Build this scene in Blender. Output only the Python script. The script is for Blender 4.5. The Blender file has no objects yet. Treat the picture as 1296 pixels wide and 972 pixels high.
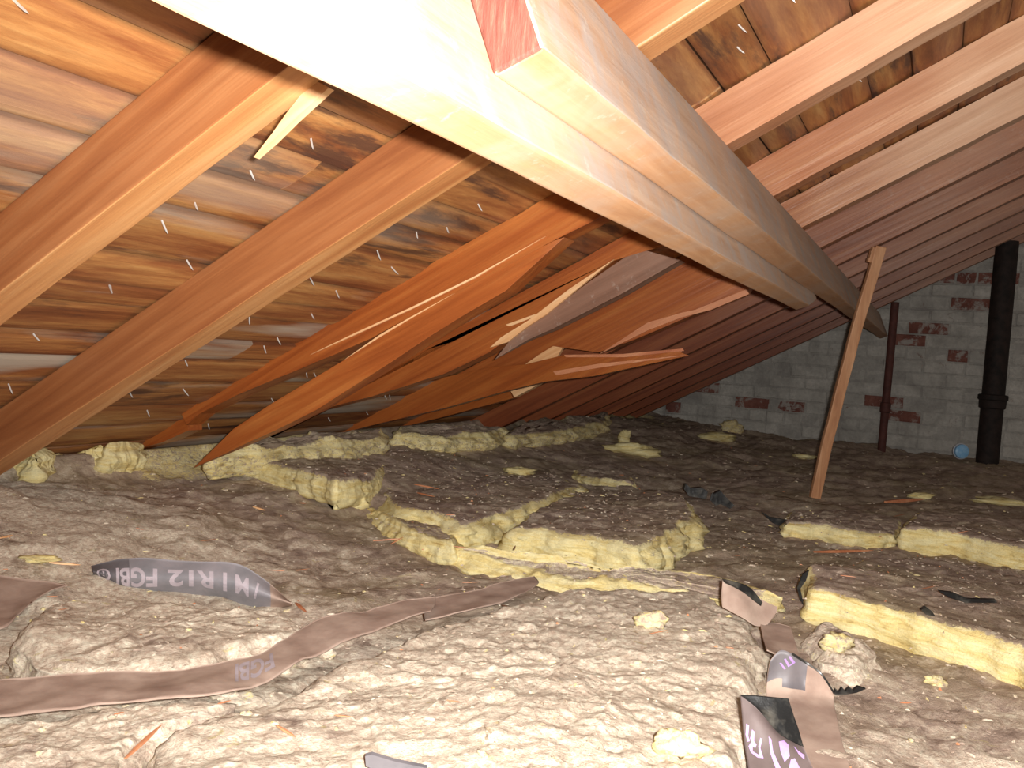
import bpy, bmesh, math, random
import numpy as np
from mathutils import Vector, Matrix
from mathutils.bvhtree import BVHTree

random.seed(7)
rng = np.random.default_rng(11)
SC = bpy.context.scene
COL = SC.collection

# ------------------------------------------------------------------ camera, light, exposure
H = 0.56                                   # camera height above the attic floor boards
CAM = Vector((0.0, 0.0, H))
FPX = 1111.0
YAW, PIT, ROL = 0.45254, -0.03891, 0.07018
TH = 0.50583                               # roof slope


def cam_axes():
    cy, sy = math.cos(YAW), math.sin(YAW)
    f = Vector((-sy * math.cos(PIT), cy * math.cos(PIT), math.sin(PIT)))
    r = Vector((cy, sy, 0))
    u = r.cross(f)
    return r * math.cos(ROL) + u * math.sin(ROL), -r * math.sin(ROL) + u * math.cos(ROL), f


AR, AU, AF = cam_axes()
cd = bpy.data.cameras.new('camera')
cam = bpy.data.objects.new('camera', cd)
COL.objects.link(cam)
cam.matrix_world = Matrix.Translation(CAM) @ Matrix((AR, AU, -AF)).transposed().to_4x4()
cd.sensor_width = 36.0
cd.lens = FPX / 1296.0 * 36.0
cd.clip_start = 0.01
SC.camera = cam

wd = bpy.data.worlds.new('world')
SC.world = wd
wd.use_nodes = True
wd.node_tree.nodes['Background'].inputs[0].default_value = (1.0, 0.86, 0.74, 1)
wd.node_tree.nodes['Background'].inputs[1].default_value = 0.19

ld = bpy.data.lights.new('camera_flash', 'SPOT')
ld.energy = 165.0
ld.color = (1.0, 0.97, 0.935)
ld.shadow_soft_size = 0.010
ld.spot_size = math.radians(150)
ld.spot_blend = 1.0
flash = bpy.data.objects.new('camera_flash', ld)
COL.objects.link(flash)
flash.location = CAM + AR * 0.034 + AU * 0.016
aim = (AF + AR * 0.24 + AU * 0.02).normalized()
flash.rotation_euler = aim.to_track_quat('-Z', 'Y').to_euler()

SC.view_settings.view_transform = 'Standard'
SC.view_settings.look = 'None'
SC.view_settings.exposure = 0.0
SC.view_settings.gamma = 1.0
SC.view_settings.use_curve_mapping = False

# ------------------------------------------------------------------ geometry helpers
NR = Vector((-math.sin(TH), 0, math.cos(TH)))     # roof normal (outwards)
DR = Vector((math.cos(TH), 0, math.sin(TH)))      # up the slope
D_RAFT = 0.50                                      # camera to underside of rafters
D_SHEA = 0.585                                     # camera to underside of roof boards
Y_WALL = 5.60


def ray(px, py):
    return (AR * ((px - 648.0) / FPX) + AU * ((486.0 - py) / FPX) + AF)


def on_y(px, py, y):
    r = ray(px, py)
    return CAM + r * (y / r.y)


def on_h(px, py, h):
    r = ray(px, py)
    return CAM + r * (-h / r.z)


def on_roof(px, py, d):
    r = ray(px, py)
    return CAM + r * (d / r.dot(NR))


def roof_pt(u, y, d):
    return CAM + DR * u + NR * d + Vector((0, y, 0))


def hashn(ix, iy, iz):
    h = (ix * 374761393 + iy * 668265263 + iz * 2147483647 + 144665) & 0xffffffff
    h = ((h ^ (h >> 13)) * 1274126177) & 0xffffffff
    h = (h ^ (h >> 16)) & 0xffffffff
    return h / 4294967295.0


def vnoise(x, y, z=0.0, s=1.0):
    x = np.asarray(x, float) * s + 1000.0
    y = np.asarray(y, float) * s + 1000.0
    z = np.asarray(z, float) * s + 1000.0 + x * 0
    ix, iy, iz = np.floor(x).astype(np.int64), np.floor(y).astype(np.int64), np.floor(z).astype(np.int64)
    fx, fy, fz = x - ix, y - iy, z - iz
    fx, fy, fz = [f * f * (3 - 2 * f) for f in (fx, fy, fz)]
    out = 0
    for dx in (0, 1):
        for dy in (0, 1):
            for dz in (0, 1):
                w = (fx if dx else 1 - fx) * (fy if dy else 1 - fy) * (fz if dz else 1 - fz)
                out = out + w * hashn(ix + dx, iy + dy, iz + dz)
    return out * 2 - 1


def fbm(x, y, z=0.0, s=1.0, octs=4, gain=0.5):
    a, t = 1.0, 0.0
    for k in range(octs):
        t = t + a * vnoise(x, y, z + 7.3 * k, s)
        s *= 2.03
        a *= gain
    return t


def tag(o, label=None, cat=None, group=None, kind=None):
    if label:
        o['label'] = label
    if cat:
        o['category'] = cat
    if group:
        o['group'] = group
    if kind:
        o['kind'] = kind
    return o


def mk(name, verts, faces, mat, parent=None, origin=None, smooth=False, mats=None, fmat=None, attrs=None):
    """one mesh object from world-space vertices; origin defaults to the lowest centre point"""
    V = np.array([tuple(v) for v in verts], float)
    if origin is None:
        origin = Vector(((V[:, 0].min() + V[:, 0].max()) / 2, (V[:, 1].min() + V[:, 1].max()) / 2, V[:, 2].min()))
    if parent is not None:
        origin = Vector(parent['_o']) if '_o' in parent else parent.location.copy()
    me = bpy.data.meshes.new(name)
    me.from_pydata([tuple(v) for v in (V - np.array(origin))], [], faces)
    for m in (mats or [mat]):
        me.materials.append(m)
    if fmat is not None:
        me.polygons.foreach_set('material_index', fmat)
    if smooth:
        me.polygons.foreach_set('use_smooth', [True] * len(me.polygons))
    if attrs:
        for k, a in attrs.items():
            at = me.attributes.new(k, 'FLOAT', 'POINT')
            at.data.foreach_set('value', np.asarray(a, float))
    me.update()
    o = bpy.data.objects.new(name, me)
    COL.objects.link(o)
    if parent is not None:
        o.parent = parent
    else:
        o.location = origin
    return o


def fix_normals(o):
    bm = bmesh.new()
    bm.from_mesh(o.data)
    bmesh.ops.recalc_face_normals(bm, faces=bm.faces)
    bm.to_mesh(o.data)
    bm.free()


def prism(name, pts, thick, mat, parent=None, bevel=0.0, ydir=Vector((0, 1, 0)), wob=0.0):
    """outline points on one plane pushed back by its own thickness (thick may be per point)"""
    n = len(pts)
    if not hasattr(thick, '__len__'):
        thick = [thick] * n
    # subdivide edges for slightly irregular sawn and torn edges
    P, T = [], []
    for i in range(n):
        a, b = Vector(pts[i]), Vector(pts[(i + 1) % n])
        L = (b - a).length
        k = max(1, int(L / 0.05)) if wob else 1
        for j in range(k):
            t = j / k
            q = a.lerp(b, t)
            if wob and j:
                q = q + NR * (wob * float(vnoise(q.x, q.y, q.z, 23.0))) 
            P.append(q)
            T.append(thick[i] * (1 - t) + thick[(i + 1) % n] * t)
    m = len(P)
    back = [P[i] + ydir * T[i] for i in range(m)]
    verts = P + back
    faces = [list(range(m)), list(range(2 * m - 1, m - 1, -1))]
    for i in range(m):
        j = (i + 1) % m
        faces.append([i, j, m + j, m + i])
    o = mk(name, verts, faces, mat, parent)
    bm = bmesh.new()
    bm.from_mesh(o.data)
    bmesh.ops.recalc_face_normals(bm, faces=bm.faces)
    bmesh.ops.triangulate(bm, faces=[f for f in bm.faces if len(f.verts) > 4], ngon_method='EAR_CLIP')
    bm.to_mesh(o.data)
    bm.free()
    if bevel:
        md = o.modifiers.new('bevel', 'BEVEL')
        md.width = bevel
        md.segments = 2
        md.limit_method = 'ANGLE'
        md.angle_limit = math.radians(50)
    return o


# ------------------------------------------------------------------ materials
def new_mat(name):
    m = bpy.data.materials.new(name)
    m.use_nodes = True
    nt = m.node_tree
    return m, nt, nt.nodes, nt.links, nt.nodes['Principled BSDF']


def ramp(N, stops):
    r = N.new('ShaderNodeValToRGB')
    e = r.color_ramp.elements
    while len(e) < len(stops):
        e.new(0.5)
    for k, (p, c) in enumerate(stops):
        e[k].position = p
        e[k].color = (c[0], c[1], c[2], 1)
    return r


def noise(N, L, vec, scale, detail=4, rough=0.55, dist=0.0):
    n = N.new('ShaderNodeTexNoise')
    n.inputs['Scale'].default_value = scale
    n.inputs['Detail'].default_value = detail
    n.inputs['Roughness'].default_value = rough
    n.inputs['Distortion'].default_value = dist
    if vec is not None:
        L.new(vec, n.inputs['Vector'])
    return n


def mixc(N, L, fac, a, b, mode='MIX'):
    m = N.new('ShaderNodeMix')
    m.data_type = 'RGBA'
    m.blend_type = mode
    for s, v in ((m.inputs[0], fac), (m.inputs[6], a), (m.inputs[7], b)):
        if isinstance(v, (int, float)):
            s.default_value = v
        elif isinstance(v, tuple):
            s.default_value = (v[0], v[1], v[2], 1)
        else:
            L.new(v, s)
    return m.outputs[2]


def maprange(N, L, v, a, b, c=0.0, d=1.0):
    m = N.new('ShaderNodeMapRange')
    m.inputs[1].default_value = a
    m.inputs[2].default_value = b
    m.inputs[3].default_value = c
    m.inputs[4].default_value = d
    L.new(v, m.inputs[0])
    return m.outputs[0]


def grain_vec(N, L, rotated=True, squash=(0.06, 1, 1), axis='x', rand=True):
    tc = N.new('ShaderNodeTexCoord')
    src = tc.outputs['Object']
    if rand:
        oi = N.new('ShaderNodeObjectInfo')
        ad = N.new('ShaderNodeVectorMath')
        ad.operation = 'ADD'
        sc_ = N.new('ShaderNodeVectorMath')
        sc_.operation = 'SCALE'
        sc_.inputs[0].default_value = (9.0, 5.0, 7.0)
        L.new(oi.outputs['Random'], sc_.inputs['Scale'])
        L.new(src, ad.inputs[0])
        L.new(sc_.outputs[0], ad.inputs[1])
        src = ad.outputs[0]
    mp = N.new('ShaderNodeMapping')
    mp.inputs['Rotation'].default_value = (0, TH if rotated else 0, 0)
    L.new(src, mp.inputs[0])
    m2 = N.new('ShaderNodeMapping')
    m2.inputs['Scale'].default_value = squash
    L.new(mp.outputs[0], m2.inputs[0])
    return m2.outputs[0], mp.outputs[0]


def wood(name, cols, rotated=True, squash=(0.05, 1, 1), rough=0.55, scale=38, dirt=None, dirt_amt=0.0, bump=0.25, spec=0.4,
         dirt_scale=5.0, low=None, x0=-0.75, x1=-0.15):
    m, nt, N, L, P = new_mat(name)
    g, raw = grain_vec(N, L, rotated, squash)
    n1 = noise(N, L, g, scale, 6, 0.6, 0.6)
    n2 = noise(N, L, g, scale * 4, 3, 0.6)
    n3 = noise(N, L, raw, 2.2, 3, 0.5)
    r = ramp(N, [(0.30, cols[0]), (0.50, cols[1]), (0.72, cols[2])])
    L.new(n1.outputs['Fac'], r.inputs[0])
    c = mixc(N, L, maprange(N, L, n2.outputs['Fac'], 0.35, 0.75, 0.0, 0.5), r.outputs[0], cols[0])
    c = mixc(N, L, maprange(N, L, n3.outputs['Fac'], 0.35, 0.7, 0.0, 0.45), c, cols[2])
    if dirt is not None:
        n4 = noise(N, L, raw, dirt_scale, 6, 0.65, 0.4)
        c = mixc(N, L, maprange(N, L, n4.outputs['Fac'], 0.42, 0.62, 0.0, dirt_amt), c, dirt)
        n5 = noise(N, L, raw, 45, 4, 0.7)
        c = mixc(N, L, maprange(N, L, n5.outputs['Fac'], 0.60, 0.70, 0.0, dirt_amt * 0.8), c, (0.62, 0.56, 0.48))
    if low is not None:
        # the timber is redder and darker towards the eave
        rl = ramp(N, [(0.30, low[0]), (0.50, low[1]), (0.72, low[2])])
        L.new(n1.outputs['Fac'], rl.inputs[0])
        cl = mixc(N, L, maprange(N, L, n2.outputs['Fac'], 0.35, 0.75, 0.0, 0.5), rl.outputs[0], low[0])
        geo = N.new('ShaderNodeNewGeometry')
        sx = N.new('ShaderNodeSeparateXYZ')
        L.new(geo.outputs['Position'], sx.inputs[0])
        ax = N.new('ShaderNodeMath')
        ax.operation = 'ADD'
        L.new(sx.outputs[0], ax.inputs[0])
        L.new(maprange(N, L, n3.outputs['Fac'], 0.3, 0.7, -0.15, 0.15), ax.inputs[1])
        c = mixc(N, L, maprange(N, L, ax.outputs[0], x0, x1), cl, c)
    L.new(c, P.inputs['Base Color'])
    P.inputs['Roughness'].default_value = rough
    P.inputs['Specular IOR Level'].default_value = spec
    b = N.new('ShaderNodeBump')
    b.inputs['Strength'].default_value = bump
    b.inputs['Distance'].default_value = 0.004
    L.new(n1.outputs['Fac'], b.inputs['Height'])
    b2 = N.new('ShaderNodeBump')
    b2.inputs['Strength'].default_value = bump
    b2.inputs['Distance'].default_value = 0.0015
    L.new(n2.outputs['Fac'], b2.inputs['Height'])
    L.new(b.outputs[0], b2.inputs['Normal'])
    L.new(b2.outputs[0], P.inputs['Normal'])
    return m


M_RAFT = wood('rafter_wood', [(0.46, 0.22, 0.11), (0.64, 0.37, 0.21), (0.76, 0.50, 0.32)], rough=0.42, spec=0.4, scale=30,
              low=[(0.20, 0.062, 0.022), (0.31, 0.115, 0.040), (0.41, 0.185, 0.075)], x0=-0.45, x1=0.05, bump=0.35)
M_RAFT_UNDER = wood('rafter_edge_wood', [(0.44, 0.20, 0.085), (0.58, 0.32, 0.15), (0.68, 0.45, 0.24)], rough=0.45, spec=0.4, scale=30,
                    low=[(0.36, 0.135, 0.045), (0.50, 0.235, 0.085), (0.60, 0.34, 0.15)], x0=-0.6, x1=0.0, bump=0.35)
M_RAFT_SPLIT = wood('split_rafter_wood', [(0.42, 0.20, 0.105), (0.60, 0.35, 0.21), (0.72, 0.48, 0.32)], rough=0.38, spec=0.5, scale=34,
                    low=[(0.22, 0.050, 0.011), (0.36, 0.098, 0.021), (0.46, 0.165, 0.040)], x0=-0.62, x1=-0.05, bump=0.4)
M_RAFT_RED = wood('rafter_wood_red', [(0.18, 0.036, 0.009), (0.31, 0.075, 0.016), (0.41, 0.135, 0.030)], rough=0.30, spec=0.55, bump=0.4)
M_RAFT_PINK = wood('rafter_wood_far', [(0.24, 0.095, 0.050), (0.38, 0.165, 0.090), (0.48, 0.25, 0.145)], rough=0.45, spec=0.45, scale=30,
                   dirt=(0.30, 0.19, 0.14), dirt_amt=0.2, bump=0.35,
                   low=[(0.15, 0.034, 0.012), (0.26, 0.068, 0.022), (0.34, 0.115, 0.040)], x0=-0.75, x1=-0.05)
M_FRESH = wood('fresh_split_wood', [(0.62, 0.30, 0.12), (0.80, 0.46, 0.22), (0.88, 0.60, 0.34)], rough=0.5)
M_GREYW = wood('dusty_grey_wood', [(0.16, 0.075, 0.045), (0.24, 0.12, 0.075), (0.30, 0.17, 0.115)], rough=0.6,
               dirt=(0.24, 0.17, 0.13), dirt_amt=0.25)
M_BEAM = wood('beam_wood', [(0.48, 0.29, 0.18), (0.60, 0.41, 0.28), (0.70, 0.53, 0.39)], rotated=False,
              squash=(1, 0.06, 1), rough=0.6, dirt=(0.50, 0.44, 0.40), dirt_amt=0.85, dirt_scale=14.0)
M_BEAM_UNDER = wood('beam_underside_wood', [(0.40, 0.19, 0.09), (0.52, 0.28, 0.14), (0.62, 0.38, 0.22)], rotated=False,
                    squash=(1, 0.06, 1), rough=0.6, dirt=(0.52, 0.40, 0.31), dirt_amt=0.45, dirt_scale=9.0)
M_STICK = wood('stick_wood', [(0.36, 0.15, 0.07), (0.55, 0.27, 0.13), (0.66, 0.37, 0.20)], rotated=False,
               squash=(1, 1, 0.06), rough=0.55)
M_SLIV = wood('sliver_wood', [(0.40, 0.12, 0.05), (0.55, 0.20, 0.09), (0.66, 0.34, 0.18)], rough=0.5)


def mat_beam_end():
    m, nt, N, L, P = new_mat('beam_end_grain')
    tc = N.new('ShaderNodeTexCoord')
    mp = N.new('ShaderNodeMapping')
    mp.inputs['Scale'].default_value = (1, 1, 0.12)
    mp.inputs['Rotation'].default_value = (0, -0.4, 0)
    L.new(tc.outputs['Object'], mp.inputs[0])
    n = noise(N, L, mp.outputs[0], 190, 5, 0.7)
    r = ramp(N, [(0.3, (0.10, 0.022, 0.013)), (0.55, (0.19, 0.055, 0.036)), (0.75, (0.32, 0.14, 0.09))])
    L.new(n.outputs['Fac'], r.inputs[0])
    L.new(r.outputs[0], P.inputs['Base Color'])
    P.inputs['Roughness'].default_value = 0.7
    b = N.new('ShaderNodeBump')
    b.inputs['Strength'].default_value = 0.6
    b.inputs['Distance'].default_value = 0.003
    L.new(n.outputs['Fac'], b.inputs['Height'])
    L.new(b.outputs[0], P.inputs['Normal'])
    return m


M_BEAM_END = mat_beam_end()


def mat_sheath():
    m, nt, N, L, P = new_mat('roof_board_wood')
    tc = N.new('ShaderNodeTexCoord')
    at = N.new('ShaderNodeAttribute')
    at.attribute_name = 'board'
    mp = N.new('ShaderNodeMapping')
    mp.inputs['Rotation'].default_value = (0, TH, 0)
    L.new(tc.outputs['Object'], mp.inputs[0])
    cx = N.new('ShaderNodeCombineXYZ')
    ml = N.new('ShaderNodeMath')
    ml.operation = 'MULTIPLY'
    ml.inputs[1].default_value = 17.0
    L.new(at.outputs['Fac'], ml.inputs[0])
    L.new(ml.outputs[0], cx.inputs[1])
    L.new(ml.outputs[0], cx.inputs[2])
    ad = N.new('ShaderNodeVectorMath')
    ad.operation = 'ADD'
    L.new(mp.outputs[0], ad.inputs[0])
    L.new(cx.outputs[0], ad.inputs[1])
    m2 = N.new('ShaderNodeMapping')
    m2.inputs['Scale'].default_value = (1, 0.10, 1)
    L.new(ad.outputs[0], m2.inputs[0])
    g = m2.outputs[0]
    n1 = noise(N, L, g, 22, 9, 0.68, 0.35)
    n2 = noise(N, L, g, 120, 5, 0.7)
    r = ramp(N, [(0.26, (0.11, 0.036, 0.015)), (0.42, (0.28, 0.105, 0.036)), (0.56, (0.46, 0.225, 0.075)), (0.76, (0.60, 0.38, 0.15))])
    L.new(n1.outputs['Fac'], r.inputs[0])
    c = mixc(N, L, maprange(N, L, n2.outputs['Fac'], 0.4, 0.75, 0, 0.5), r.outputs[0], (0.20, 0.065, 0.025))
    # per board tint
    r2 = ramp(N, [(0.0, (0.55, 0.48, 0.44)), (0.5, (1.0, 0.95, 0.9)), (1.0, (0.85, 0.62, 0.5))])
    wn = N.new('ShaderNodeTexWhiteNoise')
    wn.noise_dimensions = '1D'
    L.new(ml.outputs[0], wn.inputs['W'])
    L.new(wn.outputs['Value'], r2.inputs[0])
    c = mixc(N, L, 0.45, c, r2.outputs[0], 'MULTIPLY')
    # black streaky water stains
    m3 = N.new('ShaderNodeMapping')
    m3.inputs['Scale'].default_value = (1, 0.16, 1)
    L.new(ad.outputs[0], m3.inputs[0])
    n3 = noise(N, L, m3.outputs[0], 14, 8, 0.66, 0.3)
    c = mixc(N, L, maprange(N, L, n3.outputs['Fac'], 0.555, 0.64, 0, 0.85), c, (0.060, 0.030, 0.022))
    # whitish mildew, mostly low on the slope
    n4 = noise(N, L, m3.outputs[0], 5, 5, 0.6, 0.4)
    at2 = N.new('ShaderNodeAttribute')
    at2.attribute_name = 'mildew'
    mm = N.new('ShaderNodeMath')
    mm.operation = 'MULTIPLY'
    L.new(maprange(N, L, n4.outputs['Fac'], 0.50, 0.62, 0, 1.0), mm.inputs[0])
    L.new(at2.outputs['Fac'], mm.inputs[1])
    c = mixc(N, L, mm.outputs[0], c, (0.46, 0.39, 0.31))
    # darker along the board edges
    at3 = N.new('ShaderNodeAttribute')
    at3.attribute_name = 'edge'
    c = mixc(N, L, maprange(N, L, at3.outputs['Fac'], 0.84, 1.0, 0, 0.42), c, (0.05, 0.022, 0.016))
    L.new(c, P.inputs['Base Color'])
    P.inputs['Roughness'].default_value = 0.6
    P.inputs['Specular IOR Level'].default_value = 0.3
    b = N.new('ShaderNodeBump')
    b.inputs['Strength'].default_value = 0.5
    b.inputs['Distance'].default_value = 0.004
    L.new(n1.outputs['Fac'], b.inputs['Height'])
    L.new(b.outputs[0], P.inputs['Normal'])
    return m


M_SHEA = mat_sheath()


def mat_insul():
    m, nt, N, L, P = new_mat('mineral_wool')
    tc = N.new('ShaderNodeTexCoord')
    geo = N.new('ShaderNodeNewGeometry')
    pos = geo.outputs['Position']
    torn = N.new('ShaderNodeAttribute')
    torn.attribute_name = 'torn'
    pale = N.new('ShaderNodeAttribute')
    pale.attribute_name = 'pale'
    mp = N.new('ShaderNodeMapping')
    mp.inputs['Scale'].default_value = (1.0, 0.9, 1.3)
    L.new(pos, mp.inputs[0])
    n_big = noise(N, L, pos, 3.2, 5, 0.6, 0.3)
    n_mid = noise(N, L, mp.outputs[0], 22, 8, 0.72, 0.6)
    n_fin = noise(N, L, mp.outputs[0], 110, 6, 0.75, 0.5)
    n_fib = noise(N, L, pos, 240, 3, 0.7, 1.0)
    # dust colour
    r = ramp(N, [(0.32, (0.25, 0.18, 0.145)), (0.50, (0.50, 0.385, 0.31)), (0.66, (0.68, 0.58, 0.43))])
    L.new(n_mid.outputs['Fac'], r.inputs[0])
    c = r.outputs[0]
    # olive patches
    c = mixc(N, L, maprange(N, L, n_big.outputs['Fac'], 0.45, 0.65, 0, 0.45), c, (0.34, 0.285, 0.135))
    # pale fibre, mostly close to the camera
    rp = ramp(N, [(0.36, (0.50, 0.375, 0.285)), (0.5, (0.72, 0.61, 0.48)), (0.62, (0.88, 0.82, 0.66))])
    L.new(n_fin.outputs['Fac'], rp.inputs[0])
    ad = N.new('ShaderNodeMath')
    ad.operation = 'ADD'
    L.new(maprange(N, L, n_mid.outputs['Fac'], 0.35, 0.65, -0.35, 0.35), ad.inputs[0])
    L.new(pale.outputs['Fac'], ad.inputs[1])
    c = mixc(N, L, maprange(N, L, ad.outputs[0], 0.3, 0.7, 0, 1), c, rp.outputs[0])
    # flecks
    fl = noise(N, L, mp.outputs[0], 42, 3, 0.6, 0.8)
    c = mixc(N, L, maprange(N, L, fl.outputs['Fac'], 0.66, 0.72, 0, 0.7), c, (0.62, 0.52, 0.26))
    dk = noise(N, L, mp.outputs[0], 28, 4, 0.7, 1.5)
    c = mixc(N, L, maprange(N, L, dk.outputs['Fac'], 0.64, 0.72, 0, 0.6), c, (0.10, 0.05, 0.035))
    # torn yellow wool
    lay = N.new('ShaderNodeMapping')
    lay.inputs['Scale'].default_value = (0.5, 0.5, 3.2)
    L.new(pos, lay.inputs[0])
    n_lay = noise(N, L, lay.outputs[0], 26, 6, 0.65, 1.0)
    ry = ramp(N, [(0.28, (0.50, 0.33, 0.10)), (0.42, (0.84, 0.68, 0.29)), (0.60, (0.94, 0.84, 0.47))])
    L.new(n_lay.outputs['Fac'], ry.inputs[0])
    a2 = N.new('ShaderNodeMath')
    a2.operation = 'ADD'
    L.new(maprange(N, L, n_fin.outputs['Fac'], 0.3, 0.7, -0.35, 0.35), a2.inputs[0])
    L.new(torn.outputs['Fac'], a2.inputs[1])
    c = mixc(N, L, maprange(N, L, a2.outputs[0], 0.42, 0.62, 0, 1), c, ry.outputs[0])
    c = mixc(N, L, maprange(N, L, n_fib.outputs['Fac'], 0.3, 0.7, 0.25, 0.0), c, (0.16, 0.11, 0.07))
    L.new(c, P.inputs['Base Color'])
    P.inputs['Roughness'].default_value = 0.95
    P.inputs['Specular IOR Level'].default_value = 0.1
    prev = None
    for nn, dist, st in ((n_mid, 0.0045, 0.7), (n_fin, 0.0030, 0.9), (n_fib, 0.0014, 0.7), (n_lay, 0.003, 0.5)):
        b = N.new('ShaderNodeBump')
        b.inputs['Strength'].default_value = st
        b.inputs['Distance'].default_value = dist
        L.new(nn.outputs['Fac'], b.inputs['Height'])
        if prev:
            L.new(prev.outputs[0], b.inputs['Normal'])
        prev = b
    L.new(prev.outputs[0], P.inputs['Normal'])
    return m


M_WOOL = mat_insul()


def simple(name, c1, c2, scale=30, rough=0.7, spec=0.3, bump=0.3, dist=0.002, metallic=0.0, lo=0.35, hi=0.65):
    m, nt, N, L, P = new_mat(name)
    tc = N.new('ShaderNodeTexCoord')
    n = noise(N, L, tc.outputs['Object'], scale, 5, 0.6)
    L.new(mixc(N, L, maprange(N, L, n.outputs['Fac'], lo, hi), c1, c2), P.inputs['Base Color'])
    P.inputs['Roughness'].default_value = rough
    P.inputs['Specular IOR Level'].default_value = spec
    P.inputs['Metallic'].default_value = metallic
    b = N.new('ShaderNodeBump')
    b.inputs['Strength'].default_value = bump
    b.inputs['Distance'].default_value = dist
    L.new(n.outputs['Fac'], b.inputs['Height'])
    L.new(b.outputs[0], P.inputs['Normal'])
    return m


M_PAPER = simple('dusty_kraft_paper', (0.31, 0.215, 0.170), (0.44, 0.33, 0.265), 22, 0.8, 0.2, 0.25, 0.003)
M_PAPER_DK = simple('black_coated_paper', (0.085, 0.080, 0.088), (0.19, 0.17, 0.175), 9, 0.5, 0.4, 0.3, 0.003)
M_PAPER_GR = simple('grey_blue_coated_paper', (0.17, 0.165, 0.175), (0.30, 0.27, 0.285), 10, 0.45, 0.4, 0.4, 0.003)
M_FOLD = simple('printed_brown_paper', (0.075, 0.055, 0.052), (0.14, 0.105, 0.10), 12, 0.6, 0.3, 0.3, 0.003)
M_TAR = simple('black_tar_backing', (0.010, 0.010, 0.010), (0.13, 0.12, 0.10), 26, 0.35, 0.6, 0.6, 0.004, lo=0.45, hi=0.75)
M_INK_G = simple('pale_print', (0.36, 0.31, 0.33), (0.44, 0.38, 0.41), 40, 0.7, 0.2, 0.0)
M_INK_P = simple('lilac_print', (0.34, 0.21, 0.47), (0.42, 0.27, 0.55), 40, 0.6, 0.2, 0.0)
M_IRON = simple('black_cast_iron', (0.012, 0.009, 0.008), (0.035, 0.022, 0.018), 20, 0.75, 0.3, 0.4, 0.004)
M_RUST = simple('rusty_red_pipe', (0.075, 0.028, 0.022), (0.13, 0.045, 0.035), 30, 0.7, 0.3, 0.4, 0.002)
M_NAIL = simple('galvanised_nail', (0.55, 0.52, 0.48), (0.75, 0.72, 0.68), 60, 0.35, 0.5, 0.0, metallic=0.4)
M_BLUE = simple('pale_blue_plastic', (0.20, 0.48, 0.80), (0.34, 0.60, 0.86), 60, 0.4, 0.5, 0.0)
M_WHITEP = simple('milky_rim_plastic', (0.45, 0.45, 0.48), (0.55, 0.55, 0.58), 60, 0.4, 0.5, 0.0)
M_FLOOR = simple('floor_lath', (0.16, 0.10, 0.06), (0.24, 0.16, 0.10), 12)


def mat_brick(name, c_lo, c_mid, c_hi, stain=0.5, patch=None, p0=0.6, p1=0.66):
    m, nt, N, L, P = new_mat(name)
    geo = N.new('ShaderNodeNewGeometry')
    pos = geo.outputs['Position']
    n1 = noise(N, L, pos, 7, 6, 0.65, 0.4)
    n2 = noise(N, L, pos, 60, 5, 0.65)
    r = ramp(N, [(0.3, c_lo), (0.5, c_mid), (0.7, c_hi)])
    L.new(n1.outputs['Fac'], r.inputs[0])
    c = mixc(N, L, maprange(N, L, n2.outputs['Fac'], 0.4, 0.72, 0, stain), r.outputs[0], c_lo)
    if patch:
        n3 = noise(N, L, pos, 13, 7, 0.7, 0.5)
        c = mixc(N, L, maprange(N, L, n3.outputs['Fac'], p0, p1, 0, 0.85), c, patch)
    L.new(c, P.inputs['Base Color'])
    P.inputs['Roughness'].default_value = 0.9
    P.inputs['Specular IOR Level'].default_value = 0.15
    b = N.new('ShaderNodeBump')
    b.inputs['Strength'].default_value = 0.9
    b.inputs['Distance'].default_value = 0.010
    L.new(n2.outputs['Fac'], b.inputs['Height'])
    L.new(b.outputs[0], P.inputs['Normal'])
    return m


M_BRICK = mat_brick('whitewashed_brick', (0.34, 0.32, 0.29), (0.52, 0.50, 0.45), (0.68, 0.65, 0.59), patch=(0.22, 0.14, 0.11), p0=0.63, p1=0.70)
M_BRICK_B = mat_brick('bare_red_brick', (0.16, 0.06, 0.045), (0.25, 0.105, 0.08), (0.34, 0.16, 0.12), 0.6, patch=(0.46, 0.43, 0.39), p0=0.50, p1=0.58)
M_MORTAR = mat_brick('old_mortar', (0.28, 0.26, 0.24), (0.44, 0.42, 0.38), (0.56, 0.54, 0.49))

# ------------------------------------------------------------------ setting: floor, roof boards, brick wall
fl = mk('floor', [(-2.6, -0.6, -0.02), (2.4, -0.6, -0.02), (2.4, Y_WALL + 0.1, -0.02), (-2.6, Y_WALL + 0.1, -0.02),
                  (-2.6, -0.6, 0.0), (2.4, -0.6, 0.0), (2.4, Y_WALL + 0.1, 0.0), (-2.6, Y_WALL + 0.1, 0.0)],
        [(3, 2, 1, 0), (4, 5, 6, 7), (0, 1, 5, 4), (1, 2, 6, 5), (2, 3, 7, 6), (3, 0, 4, 7)], M_FLOOR)
tag(fl, kind='structure')


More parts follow.
